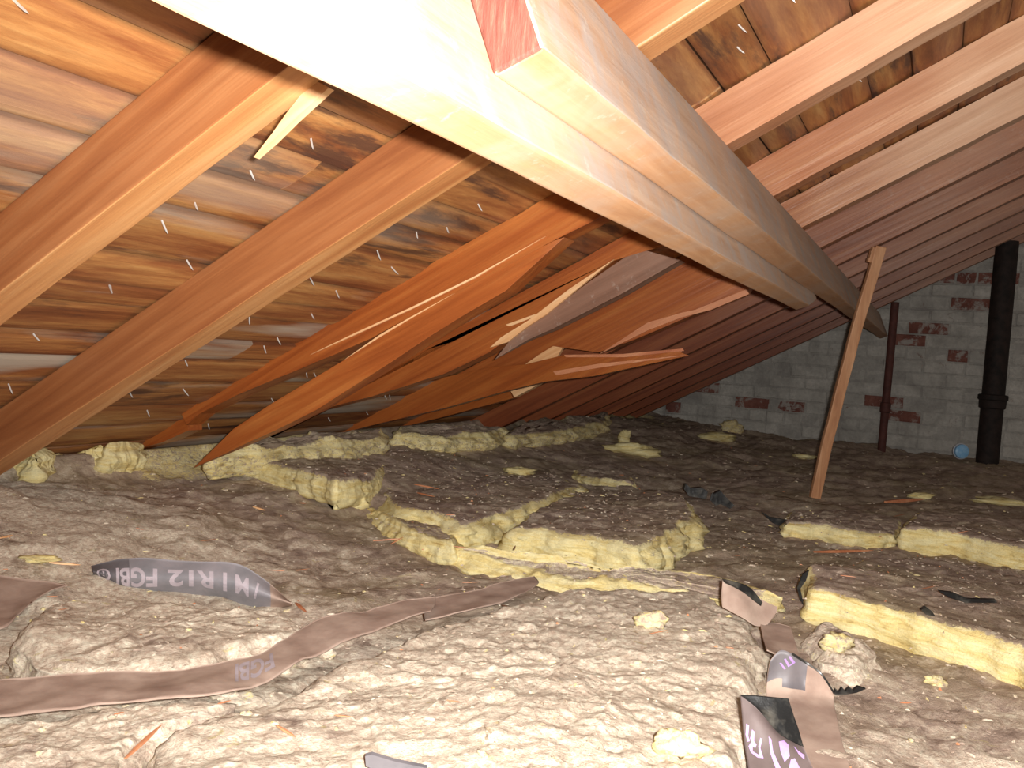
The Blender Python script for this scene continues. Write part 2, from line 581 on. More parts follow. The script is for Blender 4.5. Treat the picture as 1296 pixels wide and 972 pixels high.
def build_ceiling():
    verts, faces, bd, mil, edg = [], [], [], [], []
    u = -2.15
    k = 0
    while u < 1.75:
        w = random.choice([0.085, 0.10, 0.125, 0.14, 0.15])
        if u < -0.9:
            w *= 0.8
        gap = random.uniform(0.001, 0.004)
        tilt = random.uniform(-0.004, 0.004)
        y = -0.55 + random.uniform(-0.4, 0.0)
        while y < Y_WALL + 0.15:
            Ln = random.uniform(1.6, 3.4)
            y1 = min(y + Ln, Y_WALL + 0.22)
            ny = max(2, int((y1 - y) / 0.08))
            nu = 6
            b0 = len(verts)
            bid = random.random()
            d0 = D_SHEA + random.uniform(0, 0.003)
            for layer in (0, 1):
                for i in range(ny + 1):
                    yy = y + (y1 - 0.003 - y) * i / ny
                    for j in range(nu + 1):
                        f = j / nu
                        uu = u + f * (w - gap)
                        e = abs(2 * f - 1)
                        cup = 0.003 * e ** 4
                        wv = 0.0025 * float(vnoise(yy, k * 3.3, 0, 2.0))
                        d = d0 + tilt * (f - 0.5) + cup + wv + (0.020 if layer else 0)
                        verts.append(roof_pt(uu, yy, d))
                        bd.append(bid)
                        mil.append(max(0.0, min(1.0, (-0.55 - uu) / 0.5)) + 0.12)
                        edg.append(e)
            W = nu + 1
            S = (ny + 1) * W
            for i in range(ny):
                for j in range(nu):
                    a = b0 + i * W + j
                    faces.append((a, a + 1, a + W + 1, a + W))
                    faces.append((a + S, a + S + W, a + S + W + 1, a + S + 1))
            for i in range(ny):
                for j in (0, nu):
                    a = b0 + i * W + j
                    q = (a, a + W, a + W + S, a + S)
                    faces.append(q if j == 0 else q[::-1])
            for j in range(nu):
                for i in (0, ny):
                    a = b0 + i * W + j
                    q = (a, a + S, a + S + 1, a + 1)
                    faces.append(q if i == 0 else q[::-1])
            y = y1
        u += w
        k += 1
    # roofing felt on top of the boards closes the gaps
    b0 = len(verts)
    for dd in (D_SHEA + 0.028, D_SHEA + 0.032):
        for (uu, yy) in ((-2.15, -0.95), (1.8, -0.95), (1.8, Y_WALL + 0.24), (-2.15, Y_WALL + 0.24)):
            verts.append(roof_pt(uu, yy, dd))
            bd.append(0.1)
            mil.append(0)
            edg.append(1.0)
    for q in ((0, 1, 2, 3), (7, 6, 5, 4), (0, 4, 5, 1), (1, 5, 6, 2), (2, 6, 7, 3), (3, 7, 4, 0)):
        faces.append(tuple(b0 + i for i in q))
    o = mk('ceiling', verts, faces, M_SHEA, origin=Vector((0, 0, 0)), attrs={'board': bd, 'mildew': mil, 'edge': edg})
    tag(o, kind='structure')
    return o


build_ceiling()

BARE = [(941, 505, 1028, 524), (884, 490, 918, 499), (1183, 383, 1226, 396), (1135, 417, 1180, 430), (1112, 512, 1156, 526),
        (1190, 345, 1296, 358), (1226, 330, 1250, 343), (1270, 343, 1296, 352), (1186, 408, 1205, 415)]


def build_wall():
    verts, faces, fm = [], [], []
    bare = []
    for (a, b, c, d) in BARE:
        p, q = on_y(a, b, Y_WALL), on_y(c, d, Y_WALL)
        bare.append((min(p.x, q.x), max(p.x, q.x), min(p.z, q.z), max(p.z, q.z)))

    def box(x0, x1, z0, z1, y0, y1, mi, jit):
        b0 = len(verts)
        # front face with a chamfered, worn rim
        c = 0.004
        ring0 = [(x0, y1, z0), (x1, y1, z0), (x1, y1, z1), (x0, y1, z1)]
        ring1 = [(x0, y0 + c, z0), (x1, y0 + c, z0), (x1, y0 + c, z1), (x0, y0 + c, z1)]
        ring2 = [(x0 + c, y0, z0 + c), (x1 - c, y0, z0 + c), (x1 - c, y0, z1 - c), (x0 + c, y0, z1 - c)]
        for rg in (ring0, ring1, ring2):
            for v in rg:
                verts.append((v[0] + random.uniform(-jit, jit), v[1] + random.uniform(-jit, jit), v[2] + random.uniform(-jit, jit)))
        for k in (0, 4):
            for i in range(4):
                j = (i + 1) % 4
                faces.append((b0 + k + i, b0 + k + j, b0 + k + 4 + j, b0 + k + 4 + i))
                fm.append(mi)
        faces.append((b0 + 8, b0 + 9, b0 + 10, b0 + 11))
        fm.append(mi)

    z = 0.0
    row = 0
    ch, bl = 0.074, 0.215
    while z < 2.05:
        off = (row % 2) * bl / 2 + random.uniform(-0.012, 0.012)
        header = row % 6 == 3
        L_ = bl / 2 if header else bl
        x = -2.45 - off
        while x < 2.4:
            xc, zc = x + L_ / 2, z + ch / 2
            mi = 0
            for (a, b, c, d) in bare:
                if a - 0.02 < xc < b + 0.02 and c - 0.02 < zc < d + 0.02:
                    mi = 1
            if mi == 0 and random.random() < 0.012:
                mi = 1
            lim = (D_SHEA / math.cos(TH)) + xc * math.tan(TH) + H
            if zc < lim + 0.035:
                y0 = Y_WALL + random.uniform(-0.004, 0.004) - (0.002 if mi else 0)
                box(x + 0.004, x + L_ - 0.004, z + 0.004, z + ch - 0.004, y0, Y_WALL + 0.05, mi, 0.0028)
            x += L_
        z += ch
        row += 1
    # mortar bed behind the brick faces
    b0 = len(verts)
    for yy in (Y_WALL + 0.0025, Y_WALL + 0.20):
        for (xx, zz) in ((-2.45, 0.0), (2.4, 0.0), (2.4, 2.6), (-1.0, 2.6), (-2.45, 2.6)):
            lim = (D_SHEA / math.cos(TH)) + xx * math.tan(TH) + H + 0.025
            verts.append((xx, yy, min(zz, lim) if zz > 0 else 0.0))
    for q in ((0, 1, 2, 3, 4), (9, 8, 7, 6, 5), (0, 5, 6, 1), (1, 6, 7, 2), (2, 7, 8, 3), (3, 8, 9, 4), (4, 9, 5, 0)):
        faces.append(tuple(b0 + i for i in q))
        fm.append(2)
    o = mk('wall_back', verts, faces, M_BRICK, mats=[M_BRICK, M_BRICK_B, M_MORTAR], fmat=fm)
    fix_normals(o)
    tag(o, kind='structure')


build_wall()

# ------------------------------------------------------------------ insulation: base layer and torn batts
def smooth(a, b, x):
    t = np.clip((x - a) / (b - a), 0, 1)
    return t * t * (3 - 2 * t)


def base_z(x, y):
    x = np.asarray(x, float)
    y = np.asarray(y, float)
    h = 0.440 + 0 * x
    s = smooth(-0.9, -1.62, x)
    far_ = smooth(2.8, 5.2, y)
    h = h - 0.088 * s * (1 - 0.25 * far_)
    h = h - 0.075 * smooth(-1.66, -1.78, x) * (1 - 0.6 * far_)
    h = h - 0.016 * far_ * (1 - s)
    z = H - h
    z = z + 0.014 * fbm(x, y, 0.0, 1.9, 3) + 0.0085 * fbm(x, y, 3.0, 7.0, 4, 0.55)
    far = smooth(2.2, 4.5, y)
    z = z + 0.022 * far * fbm(x, y, 9.0, 4.3, 3) 
    rid = 1 - np.abs(vnoise(x, y, 5.0, 9.0))
    z = z + 0.008 * (rid ** 4)
    z = z + 0.0035 * fbm(x, y, 1.0, 45.0, 3, 0.6)
    return z


def build_base():
    xs = np.arange(-2.45, 2.2, 0.0115)
    ys = [0.05]
    while ys[-1] < Y_WALL - 0.005:
        ys.append(ys[-1] + 0.0085 + 0.0052 * max(0, ys[-1] - 0.8))
    ys = np.array(ys)
    ys[-1] = Y_WALL - 0.005
    X, Y = np.meshgrid(xs, ys)
    Z = base_z(X, Y)
    # keep the wool just below the roof boards
    lim = H + (D_SHEA - 0.012 + np.sin(TH) * X) / np.cos(TH)
    Z = np.minimum(Z, lim)
    Z = np.maximum(Z, 0.012)
    nx, ny = len(xs), len(ys)
    V = np.stack([X.ravel(), Y.ravel(), Z.ravel()], 1)
    idx = np.arange(nx * ny).reshape(ny, nx)
    F = np.stack([idx[:-1, :-1], idx[:-1, 1:], idx[1:, 1:], idx[1:, :-1]], -1).reshape(-1, 4)
    # skirt down to the floor
    b = len(V)
    per = list(idx[0, :]) + list(idx[1:, -1]) + list(idx[-1, -2::-1]) + list(idx[-2:0:-1, 0])
    sk = V[per].copy()
    sk[:, 2] = 0.002
    V = np.vstack([V, sk])
    n = len(per)
    F2 = [(per[i], b + i, b + (i + 1) % n, per[(i + 1) % n]) for i in range(n)]
    x, y = V[:, 0], V[:, 1]
    patch = fbm(x, y, 2.0, 2.6, 3)
    torn = 0.18 * smooth(0.35, 0.8, fbm(x, y, 6.0, 5.0, 4)) + 0.62 * smooth(-1.56, -1.66, x) * smooth(0.0, 0.35, fbm(x, y, 8.0, 3.0, 3))
    pale = 0.30 * smooth(0.0, 0.6, patch) + 0.62 * smooth(1.55, 0.95, y) * (0.62 + 0.38 * smooth(0.05, -0.15, x)) 
    o = mk('loose_insulation', V, [tuple(f) for f in F] + F2, M_WOOL, smooth=True, origin=Vector((0, 2.5, 0.002)),
           attrs={'torn': torn, 'pale': np.clip(pale, 0, 1)})
    tag(o, 'dusty brown loose insulation covering the whole attic floor', 'insulation', kind='stuff')
    return o


OB_BASE = build_base()
SURF = []


def add_surf(o):
    me = o.data
    off = np.array(o.location if o.parent is None else o.parent.location)
    n = len(me.vertices)
    co = np.empty(n * 3)
    me.vertices.foreach_get('co', co)
    co = co.reshape(-1, 3) + off
    SURF.append(BVHTree.FromPolygons([tuple(c) for c in co], [tuple(p.vertices) for p in me.polygons]))


add_surf(OB_BASE)


def hit(px, py):
    r = ray(px, py).normalized()
    best = None
    for b in SURF:
        h = b.ray_cast(CAM, r)
        if h[0] is not None and (best is None or h[3] < best[1]):
            best = (h[0], h[3])
    return best[0] if best else on_h(px, py, 0.44)


def drop(x, y):
    z = -1
    for b in SURF:
        h = b.ray_cast(Vector((x, y, 2 * H)), Vector((0, 0, -1)))
        # ignore the roof: only wool surfaces are in SURF
        if h[0] is not None and h[0].z > z:
            z = h[0].z
    return z if z > 0 else float(base_z(x, y))


def batt(label, poly, depth=0.09, pale=0.15, torn_rim=0.02, rag=0.010, bulge=0.010, rough=0.010, group=None, rings=34, nper=260,
         name='insulation_batt', seed=0.0, torn_top=0.0, side=0.95):
    """poly: (px, py, h) points round the top face of one batt, clockwise or not"""
    pts = [on_h(a, b, h) for (a, b, h) in poly]
    # resample the outline with a little corner rounding
    n = len(pts)
    seg = [(pts[(i + 1) % n] - pts[i]).length for i in range(n)]
    tot = sum(seg)
    out = []
    for i in range(n):
        k = max(2, int(nper * seg[i] / tot))
        for j in range(k):
            out.append(pts[i].lerp(pts[(i + 1) % n], j / k))
    B = np.array([tuple(p) for p in out])
    for _ in range(3):
        B = (np.roll(B, 1, 0) + 2 * B + np.roll(B, -1, 0)) / 4
    c = B.mean(0)
    m = len(B)
    T = np.roll(B, -1, 0) - np.roll(B, 1, 0)
    T[:, 2] = 0
    T /= (np.linalg.norm(T, axis=1)[:, None] + 1e-9)
    NO = np.stack([T[:, 1], -T[:, 0], 0 * T[:, 0]], 1)
    if ((B - c) * NO).sum() < 0:
        NO = -NO
    B[:, :2] += NO[:, :2] * (rag * fbm(B[:, 0], B[:, 1], seed, 14.0, 4, 0.6))[:, None]
    V, torn, pl = [], [], []
    # top rings, centre outwards
    ts = np.linspace(0, 1, rings + 1)[1:] ** 0.85
    V.append(np.array([c]))
    for t in ts:
        R_ = c + (B - c) * t
        V.append(R_)
    ntop = 1 + m * rings
    V = np.vstack(V)
    tt = np.concatenate([[0], np.repeat(ts, m)])
    d_edge = (1 - tt) * np.concatenate([[1], np.tile(np.linalg.norm(B - c, axis=1), rings)])
    rise = rough * 0.7 * fbm(V[:, 0], V[:, 1], 4.0 + seed, 6.0, 3, 0.5) + 0.0030 * fbm(V[:, 0], V[:, 1], 1.0, 50.0, 3, 0.6)
    rid = 1 - np.abs(vnoise(V[:, 0], V[:, 1], 5.0 + seed, 12.0))
    rise += rough * 0.4 * rid ** 4
    V[:, 2] += rise * smooth(0, 0.012, d_edge) - 0.010 * smooth(0.02, 0.0, d_edge)
    torn = list(side * smooth(torn_rim, 0.0, d_edge) + torn_top)
    # sides
    ns = 9
    sides = []
    for k in range(1, ns + 1):
        f = k / ns
        S = B.copy()
        S[:, 2] -= 0.010 + depth * f
        bl = bulge * (math.sin(math.pi * f) + 1.3 * fbm(S[:, 0] * 1.0 + S[:, 1], S[:, 2] * 2.6, seed, 26.0, 5, 0.6) * 0.55) - 0.012 * f
        S[:, :2] += NO[:, :2] * np.asarray(bl)[:, None]
        sides.append(S)
        torn += list(side + 0 * B[:, 0])
    V = np.vstack([V] + sides)
    F = []
    for i in range(m):
        F.append((0, 1 + i, 1 + (i + 1) % m))
    for k in range(rings - 1 + ns):
        a = 1 + k * m
        for i in range(m):
            j = (i + 1) % m
            F.append((a + i, a + m + i, a + m + j, a + j))
    last = 1 + (rings - 1 + ns) * m
    F.append(tuple(last + i for i in range(m))[::-1])
    V[:, 2] = np.minimum(V[:, 2], H + (D_SHEA - 0.006 + np.sin(TH) * V[:, 0]) / np.cos(TH))
    V[:, 2] = np.maximum(V[:, 2], 0.004)
    pl = pale + 0.35 * fbm(V[:, 0], V[:, 1], 6.0, 5.0, 3)
    o = mk(name, V, F, M_WOOL, smooth=True, attrs={'torn': np.array(torn), 'pale': np.clip(pl, 0, 1)})
    fix_normals(o)
    tag(o, label, 'insulation', group)
    add_surf(o)
    return o


batt('large dusty batt at right foreground with a long bright torn yellow edge',
     [(1019, 742, .372), (1077, 751, .372), (1130, 763, .372), (1162, 772, .372), (1195, 785, .372), (1243, 797, .372), (1296, 817, .372),
      (1400, 862, .372), (1480, 800, .40), (1420, 745, .44), (1296, 722, .44), (1180, 708, .43), (1090, 706, .415), (1026, 716, .385)],
     depth=0.085, seed=1.0, pale=0.05)
batt('dusty batt at right, behind the foreground one, with a golden yellow cut edge',
     [(1143, 667, .375), (1180, 669, .375), (1215, 675, .375), (1296, 694, .375), (1400, 716, .375), (1440, 690, .41), (1330, 655, .43), (1220, 640, .43), (1160, 646, .40)],
     depth=0.075, seed=2.0, pale=0.0)
batt('low thin yellow-edged batt strip left of the golden edge batt',
     [(990, 662, .40), (1030, 661, .395), (1070, 670, .395), (1138, 674, .395), (1140, 655, .43), (1080, 645, .435), (1000, 645, .43)],
     depth=0.05, seed=3.0, pale=0.0)
batt('dusty island of torn insulation in the middle with bright yellow front',
     [(640, 668, .385), (690, 668, .375), (745, 678, .375), (805, 692, .375), (842, 678, .375), (884, 652, .375), (870, 632, .38), (800, 615, .40),
      (730, 612, .41), (690, 635, .395)], depth=0.085, bulge=0.022, torn_rim=0.03, seed=4.0, pale=0.05)
batt('torn batt left of the middle with a ragged yellow crevice edge',
     [(476, 612, .385), (500, 640, .380), (560, 655, .378), (585, 664, .378), (640, 648, .378), (700, 628, .380), (735, 612, .385), (690, 592, .41), (600, 588, .42), (500, 592, .40)],
     depth=0.085, bulge=0.024, torn_rim=0.03, seed=5.0, pale=0.10)
batt('ragged yellow batt edge lying below the dusty middle island',
     [(560, 694, .415), (600, 690, .40), (680, 700, .395), (760, 712, .395), (850, 716, .398), (925, 728, .405), (1000, 750, .41), (985, 770, .43), (900, 752, .42), (800, 740, .42),
      (720, 738, .42), (640, 716, .42)], depth=0.05, bulge=0.015, torn_rim=0.05, torn_top=0.35, seed=6.0, pale=0.6)
batt('small yellow wedge of batt at the left of the middle crevice',
     [(455, 640, .405), (480, 655, .40), (520, 672, .40), (575, 690, .40), (590, 676, .41), (540, 655, .42), (470, 628, .42)],
     depth=0.05, bulge=0.014, torn_rim=0.05, torn_top=0.4, seed=7.0, pale=0.5)
batt('dark dusty batt with a clean yellow slanted face left of centre',
     [(318, 581, .325), (360, 590, .325), (400, 601, .325), (428, 611, .328), (470, 605, .34), (490, 585, .35), (440, 570, .345), (370, 566, .34)],
     depth=0.055, seed=8.0, pale=0.0)
batt('yellow batt stuffed under the eave at the far left of the photo',
     [(-90, 568, .280), (0, 566, .280), (48, 575, .282), (60, 556, .262), (0, 553, .260), (-60, 551, .260)],
     depth=0.07, bulge=0.02, torn_rim=0.06, torn_top=0.5, seed=9.0)
batt('lumpy yellow batt under the eave below the second rafter',
     [(52, 566, .282), (85, 558, .275), (132, 560, .275), (134, 545, .258), (90, 543, .258), (60, 550, .26)],
     depth=0.08, bulge=0.022, torn_rim=0.06, torn_top=0.5, seed=10.0)
batt('yellow batt block under the eave just left of the broken rafter stub',
     [(133, 566, .285), (181, 563, .285), (182, 550, .268), (134, 548, .265)],
     depth=0.07, bulge=0.015, torn_rim=0.06, torn_top=0.45, seed=11.0)
batt('thin yellow sheet of wool right behind the middle island',
     [(722, 598, .405), (760, 606, .40), (805, 614, .40), (800, 602, .425), (740, 590, .425)], depth=0.035, torn_rim=0.03, seed=12.0)
batt('pale lumpy batt in the left foreground beneath the printed paper strip',
     [(18, 800, .39), (60, 764, .40), (120, 750, .40), (200, 756, .40), (300, 770, .395), (370, 775, .40), (400, 800, .40), (330, 822, .40), (230, 846, .398), (120, 852, .398),
      (40, 838, .395)], depth=0.05, pale=0.85, rough=0.009, seed=13.0, torn_rim=0.012, side=0.3)
batt('broad pale batt filling the bottom centre foreground',
     [(330, 895, .398), (395, 856, .398), (450, 832, .400), (545, 793, .402), (640, 766, .402), (740, 745, .40), (880, 745, .405), (955, 775, .40), (962, 830, .405), (945, 900, .40),
      (940, 1010, .385), (700, 1040, .38), (350, 1040, .38), (150, 1020, .38), (210, 930, .385)], depth=0.06, pale=0.95, rough=0.008, side=0.3, seed=14.0,
     rings=70, nper=520, torn_rim=0.006)
batt('pale batt corner at the bottom left of the photo',
     [(-60, 915, .392), (60, 900, .39), (180, 885, .39), (300, 880, .39), (200, 925, .392), (120, 1010, .39), (-60, 1010, .39)], depth=0.05, pale=0.75, rough=0.008, side=0.3,
     seed=15.0, torn_rim=0.008)
batt('rounded pale hump of wool left of the long yellow edge',
     [(1020, 800, .415), (1045, 786, .405), (1085, 800, .400), (1110, 822, .41), (1080, 838, .415), (1040, 832, .42)], depth=0.05, pale=0.7, rough=0.010, side=0.3, seed=16.0, torn_rim=0.01)

# far ridges of olive yellow wool along the eave
for lab, pl, s in [('olive yellow wool ridge under the broken rafters', [(500, 550, .30), (560, 551, .30), (620, 550, .305), (640, 538, .29), (560, 538, .28), (505, 540, .28)], 17.0),
                   ('olive yellow wool ridge near the eave, next towards the brick wall', [(642, 549, .31), (700, 545, .315), (765, 536, .32), (770, 522, .31), (700, 531, .30), (650, 537, .295)], 18.0),
                   ('wool ridge below the tip of the long hanging splinter, against the eave', [(262, 572, .295), (340, 568, .295), (430, 560, .295), (490, 553, .295), (485, 543, .28), (400, 548, .277), (300, 556, .275)], 19.0)]:
    batt(lab, pl, depth=0.06, bulge=0.02, rough=0.018, torn_rim=0.05, torn_top=0.12, seed=s, rings=16, nper=160, side=0.62)

# loose chunks of yellow wool
def chunk(label, px, py, w, hgt, seed, torn=1.0, group=None, name='wool_chunk', cat='wool chunk', dep=None, lift=0.3):
    p = hit(px, py)
    n1, n2 = 14, 22
    V = [(p.x, p.y, p.z - hgt * 0.4)]
    dd = dep or w * 0.6
    ax = AR.copy()
    ax.z = 0
    ax.normalize()
    ay = Vector((-ax.y, ax.x, 0))
    for i in range(1, n1):
        ph = math.pi * i / n1
        for j in range(n2):
            a = 2 * math.pi * j / n2
            d = Vector((math.cos(a) * math.sin(ph), math.sin(a) * math.sin(ph), -math.cos(ph)))
            rr = 1 + 0.42 * float(fbm(d.x + seed, d.y, d.z, 1.7, 4, 0.6))
            q = ax * (d.x * w * 0.5 * rr) + ay * (d.y * dd * 0.5 * rr) + Vector((0, 0, (d.z * 0.5 * rr + lift) * hgt))
            V.append((p.x + q.x, p.y + q.y, p.z + q.z))
    V.append((p.x, p.y, p.z + hgt * (0.5 + lift)))
    F = []
    for j in range(n2):
        F.append((0, 1 + (j + 1) % n2, 1 + j))
    for i in range(n1 - 2):
        for j in range(n2):
            a = 1 + i * n2
            F.append((a + j, a + (j + 1) % n2, a + n2 + (j + 1) % n2, a + n2 + j))
    a = 1 + (n1 - 2) * n2
    for j in range(n2):
        F.append((a + j, a + (j + 1) % n2, len(V) - 1))
    o = mk(name, V, F, M_WOOL, smooth=True, attrs={'torn': [torn] * len(V), 'pale': [0.8] * len(V)})
    tag(o, label, cat, group)
    return o


chunk('long yellow wool chunk with a pointed top, behind the middle island', 800, 574, 0.24, 0.06, 1.2, 0.85)
chunk('pointed yellow tuft standing on the long yellow chunk', 789, 560, 0.06, 0.075, 2.2, 0.85)
chunk('yellow wool chunk lying in front of the brick wall corner', 908, 556, 0.22, 0.05, 3.1, 0.8)
chunk('brownish yellow wool lump propped up against the brick wall', 925, 546, 0.13, 0.09, 4.1, 0.6)
chunk('small bright yellow wool scrap at right, past the foot of the leaning stick', 1166, 630, 0.10, 0.022, 5.1, 0.95)
chunk('yellow wool scrap at the right edge of the photo below the black pipe', 1268, 638, 0.20, 0.028, 6.1, 0.9)
chunk('flat yellow wool scrap left of the leaning stick foot', 1018, 580, 0.12, 0.025, 6.6, 0.8)
chunk('small yellow wool tuft behind the torn middle batt', 655, 600, 0.11, 0.03, 7.1, 0.9)
chunk('white fluffy wool lump lying on the broad foreground batt', 826, 793, 0.046, 0.028, 8.1, 0.55)
chunk('flat pale yellow wool scrap left of the printed strip', 48, 709, 0.06, 0.010, 9.4, 0.95)
chunk('pale wool scrap beside the brown paper seam, near the fold', 292, 887, 0.05, 0.012, 9.9, 0.35)
chunk('pale wool scrap sticking out at the upper bend of the brown paper seam', 412, 832, 0.025, 0.022, 10.4, 0.35)
chunk('bright wool lump in the bottom foreground left of the folded paper', 862, 955, 0.045, 0.03, 11.4, 0.55)
chunk('white wool lump on the rounded hump by the long yellow edge', 1060, 822, 0.05, 0.03, 12.4, 0.6)
chunk('pale wool lump on the dark dust right of the black curl', 1185, 866, 0.03, 0.014, 13.4, 0.6)
chunk('yellow tuft at the top of the crevice left of the middle', 452, 642, 0.05, 0.03, 14.2, 0.9)

tri = 0
while tri < 70:
    px, py = random.uniform(0, 1290), random.uniform(600, 960)
    if 930 < px < 1070 and py > 800 or (100 < px < 370 and 690 < py < 770):
        continue
    w = random.uniform(0.008, 0.012)
    p = hit(px, py)
    if tri == 0:
        t0 = chunk('tiny pale wool tuft scattered on the insulation', px, py, w, w * 0.5, tri * 1.7, 0.45, 'scattered wool tufts', 'wool_tuft', 'wool tuft')
    else:
        c = t0.copy()
        COL.objects.link(c)
        c.location = p - Vector((0, 0, 0.002))
        c.rotation_euler = (0, 0, random.uniform(0, 6.28))
        s = random.uniform(0.5, 1.3)
        c.scale = (s * random.uniform(0.6, 1.6), s, s)
    tri += 1

# ------------------------------------------------------------------ rafters
def rafter(label, y0, y1, u0, u1, mat, d=D_RAFT, sag=None, group=None, seg=26, wob=0.0012, under=None):
    verts, faces, fm = [], [], []
    for i in range(seg + 1):
        f = i / seg
        u = u0 + (u1 - u0) * f
        dd, dy, w1 = (0, 0, 0)
        if sag:
            dd, dy, w1 = sag(u)
        w = wob
        nz = [float(vnoise(u * 3, y0 * 5, k * 4.1, 3.0)) * w for k in range(4)]
        verts += [roof_pt(u, y0 + dy + nz[0], d + dd + nz[1]), roof_pt(u, y1 + dy + w1 + nz[2], d + dd + nz[3]),
                  roof_pt(u, y1 + dy, D_SHEA - 0.001), roof_pt(u, y0 + dy, D_SHEA - 0.001)]
    for i in range(seg):
        a = 4 * i
        for k in range(4):
            j = (k + 1) % 4
            faces.append((a + k, a + 4 + k, a + 4 + j, a + j))
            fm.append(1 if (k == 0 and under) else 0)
    faces.append((0, 1, 2, 3))
    b = 4 * seg
    faces.append((b + 3, b + 2, b + 1, b))
    fm += [0, 0]
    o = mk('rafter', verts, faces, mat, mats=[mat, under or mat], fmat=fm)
    fix_normals(o)
    md = o.modifiers.new('bevel', 'BEVEL')
    md.width = 0.002
    md.segments = 2
    md.limit_method = 'ANGLE'
    md.angle_limit = math.radians(50)
    tag(o, label, 'rafter', group)
    return o


U0, U1 = -1.84, 1.62


def yp(pts, y):
    return [on_y(a, b, y) for (a, b) in pts]


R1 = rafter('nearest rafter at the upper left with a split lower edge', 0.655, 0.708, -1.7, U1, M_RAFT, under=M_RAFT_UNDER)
s = prism('splinter', yp([(396, 100), (416, 111), (370, 153), (345, 178), (321, 199), (345, 168), (362, 144)], 0.700), 0.009, M_FRESH, R1)
tag(s, 'pale fresh splinter splitting off the lower edge')

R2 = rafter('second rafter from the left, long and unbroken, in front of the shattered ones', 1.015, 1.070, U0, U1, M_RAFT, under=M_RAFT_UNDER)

# third rafter: intact above the purlin, split and hanging below it
def closed_top(bottom, y, d_top=D_SHEA - 0.001):
    """bottom edge pixels (left to right) -> closed outline up to the roof boards"""
    P = yp(bottom, y)
    top = []
    for p in reversed(P):
        q = p - CAM
        top.append(p + NR * (d_top - q.dot(NR)))
    return P + top


def up_slope(p, u):
    """a point on the rafter underside at slope coordinate u with the given y"""
    return roof_pt(u, p, D_RAFT)


Y3 = 1.505
pts = yp([(228, 520), (236, 538), (252, 524), (300, 500), (400, 458), (470, 428), (517, 402), (572, 375), (640, 345)], Y3)
pts += [roof_pt(-0.50, Y3, D_RAFT + 0.006), roof_pt(-0.40, Y3, D_RAFT), roof_pt(U1, Y3, D_RAFT), roof_pt(U1, Y3, D_SHEA - 0.001), roof_pt(-0.42, Y3, D_SHEA - 0.001)]
pts += yp([(520, 349), (440, 394), (400, 418), (350, 446), (300, 474), (250, 492), (222, 506)], Y3)
R3 = prism('rafter', pts, 0.050, M_RAFT_SPLIT, None, 0.002, wob=0.002)
tag(R3, 'third rafter from the left, glossy orange, split lengthwise and snapped at its lower end', 'rafter')
dp3 = yp([(700, 305), (640, 337), (572, 372), (520, 400), (480, 424), (440, 453), (400, 477), (340, 513), (295, 543), (268, 570), (245, 592),
          (272, 580), (310, 562), (350, 544), (400, 519), (450, 487), (500, 455), (545, 425), (590, 397), (640, 368)], Y3 - 0.001) + [roof_pt(-0.46, Y3 - 0.001, D_RAFT)]
dag = prism('hanging_splinter', dp3, [.03, .045, .045, .042, .04, .04, .04, .038, .03, .016, .003, .012, .028, .036, .04, .042, .045, .049, .050, .051, .051], M_RAFT_SPLIT, R3, 0.0015)
tag(dag, 'long dagger-shaped piece split off and hanging down to the insulation')
for pl, y in (([(392, 449), (450, 421), (520, 389), (600, 350), (690, 299), (600, 352.5), (520, 391.5), (450, 423.5)], Y3 - 0.004),
              ([(436, 455), (480, 424), (520, 401), (575, 371), (520, 403), (480, 427)], Y3 - 0.003),
              ([(262, 480), (330, 452), (400, 414), (402, 417), (330, 457), (264, 484)], Y3 - 0.003)):
    c_ = prism('split_edge', yp(pl, y), 0.006, M_FRESH, R3)
    tag(c_, 'pale raised torn fibre line')
st = prism('rafter_stub', yp([(110, 566), (150, 535), (190, 514), (225, 508), (236, 516), (238, 545), (205, 560), (165, 572)], Y3 + 0.03), 0.045, M_RAFT_RED, None, 0.003, wob=0.003)
tag(st, 'dark red snapped rafter stub lying in the wool below the third rafter', 'broken wood')

Y4 = 1.965
pts = yp([(330, 545), (346, 535), (400, 520), (470, 502), (560, 474), (619, 446), (640, 431), (668, 411), (720, 371), (776, 330)], Y4)
pts += [roof_pt(-0.30, Y4, D_RAFT), roof_pt(U1, Y4, D_RAFT), roof_pt(U1, Y4, D_SHEA - 0.001), roof_pt(U0, Y4, D_SHEA - 0.001)]
R4 = prism('rafter', pts, 0.048, M_RAFT_SPLIT, None, 0.002, wob=0.002)
tag(R4, 'fourth rafter from the left, cracked, with a pale torn sliver at mid length', 'rafter')
g = prism('broken_underside', yp([(626, 455), (650, 425), (693, 396), (745, 357), (807, 314), (861, 329), (788, 371), (745, 393), (700, 416), (668, 430)], Y4 + 0.001),
          [.004, .02, .045, .045, .045, .045, .045, .045, .04, .025], M_GREYW, R4, 0.001)
tag(g, 'grey dusty split underside ending in a point')
g = prism('torn_sliver', yp([(620, 440), (634, 427), (668, 406), (720, 366), (777, 328), (724, 371), (690, 399), (668, 413), (642, 433)], Y4 - 0.008), 0.008, M_FRESH, R4)
tag(g, 'pale fresh torn sliver')
g = prism('torn_sliver', yp([(640, 411), (676, 398), (690, 396), (676, 401), (645, 413)], Y4 - 0.004), 0.005, M_FRESH, R4)
tag(g, 'thin pale curled fibre')

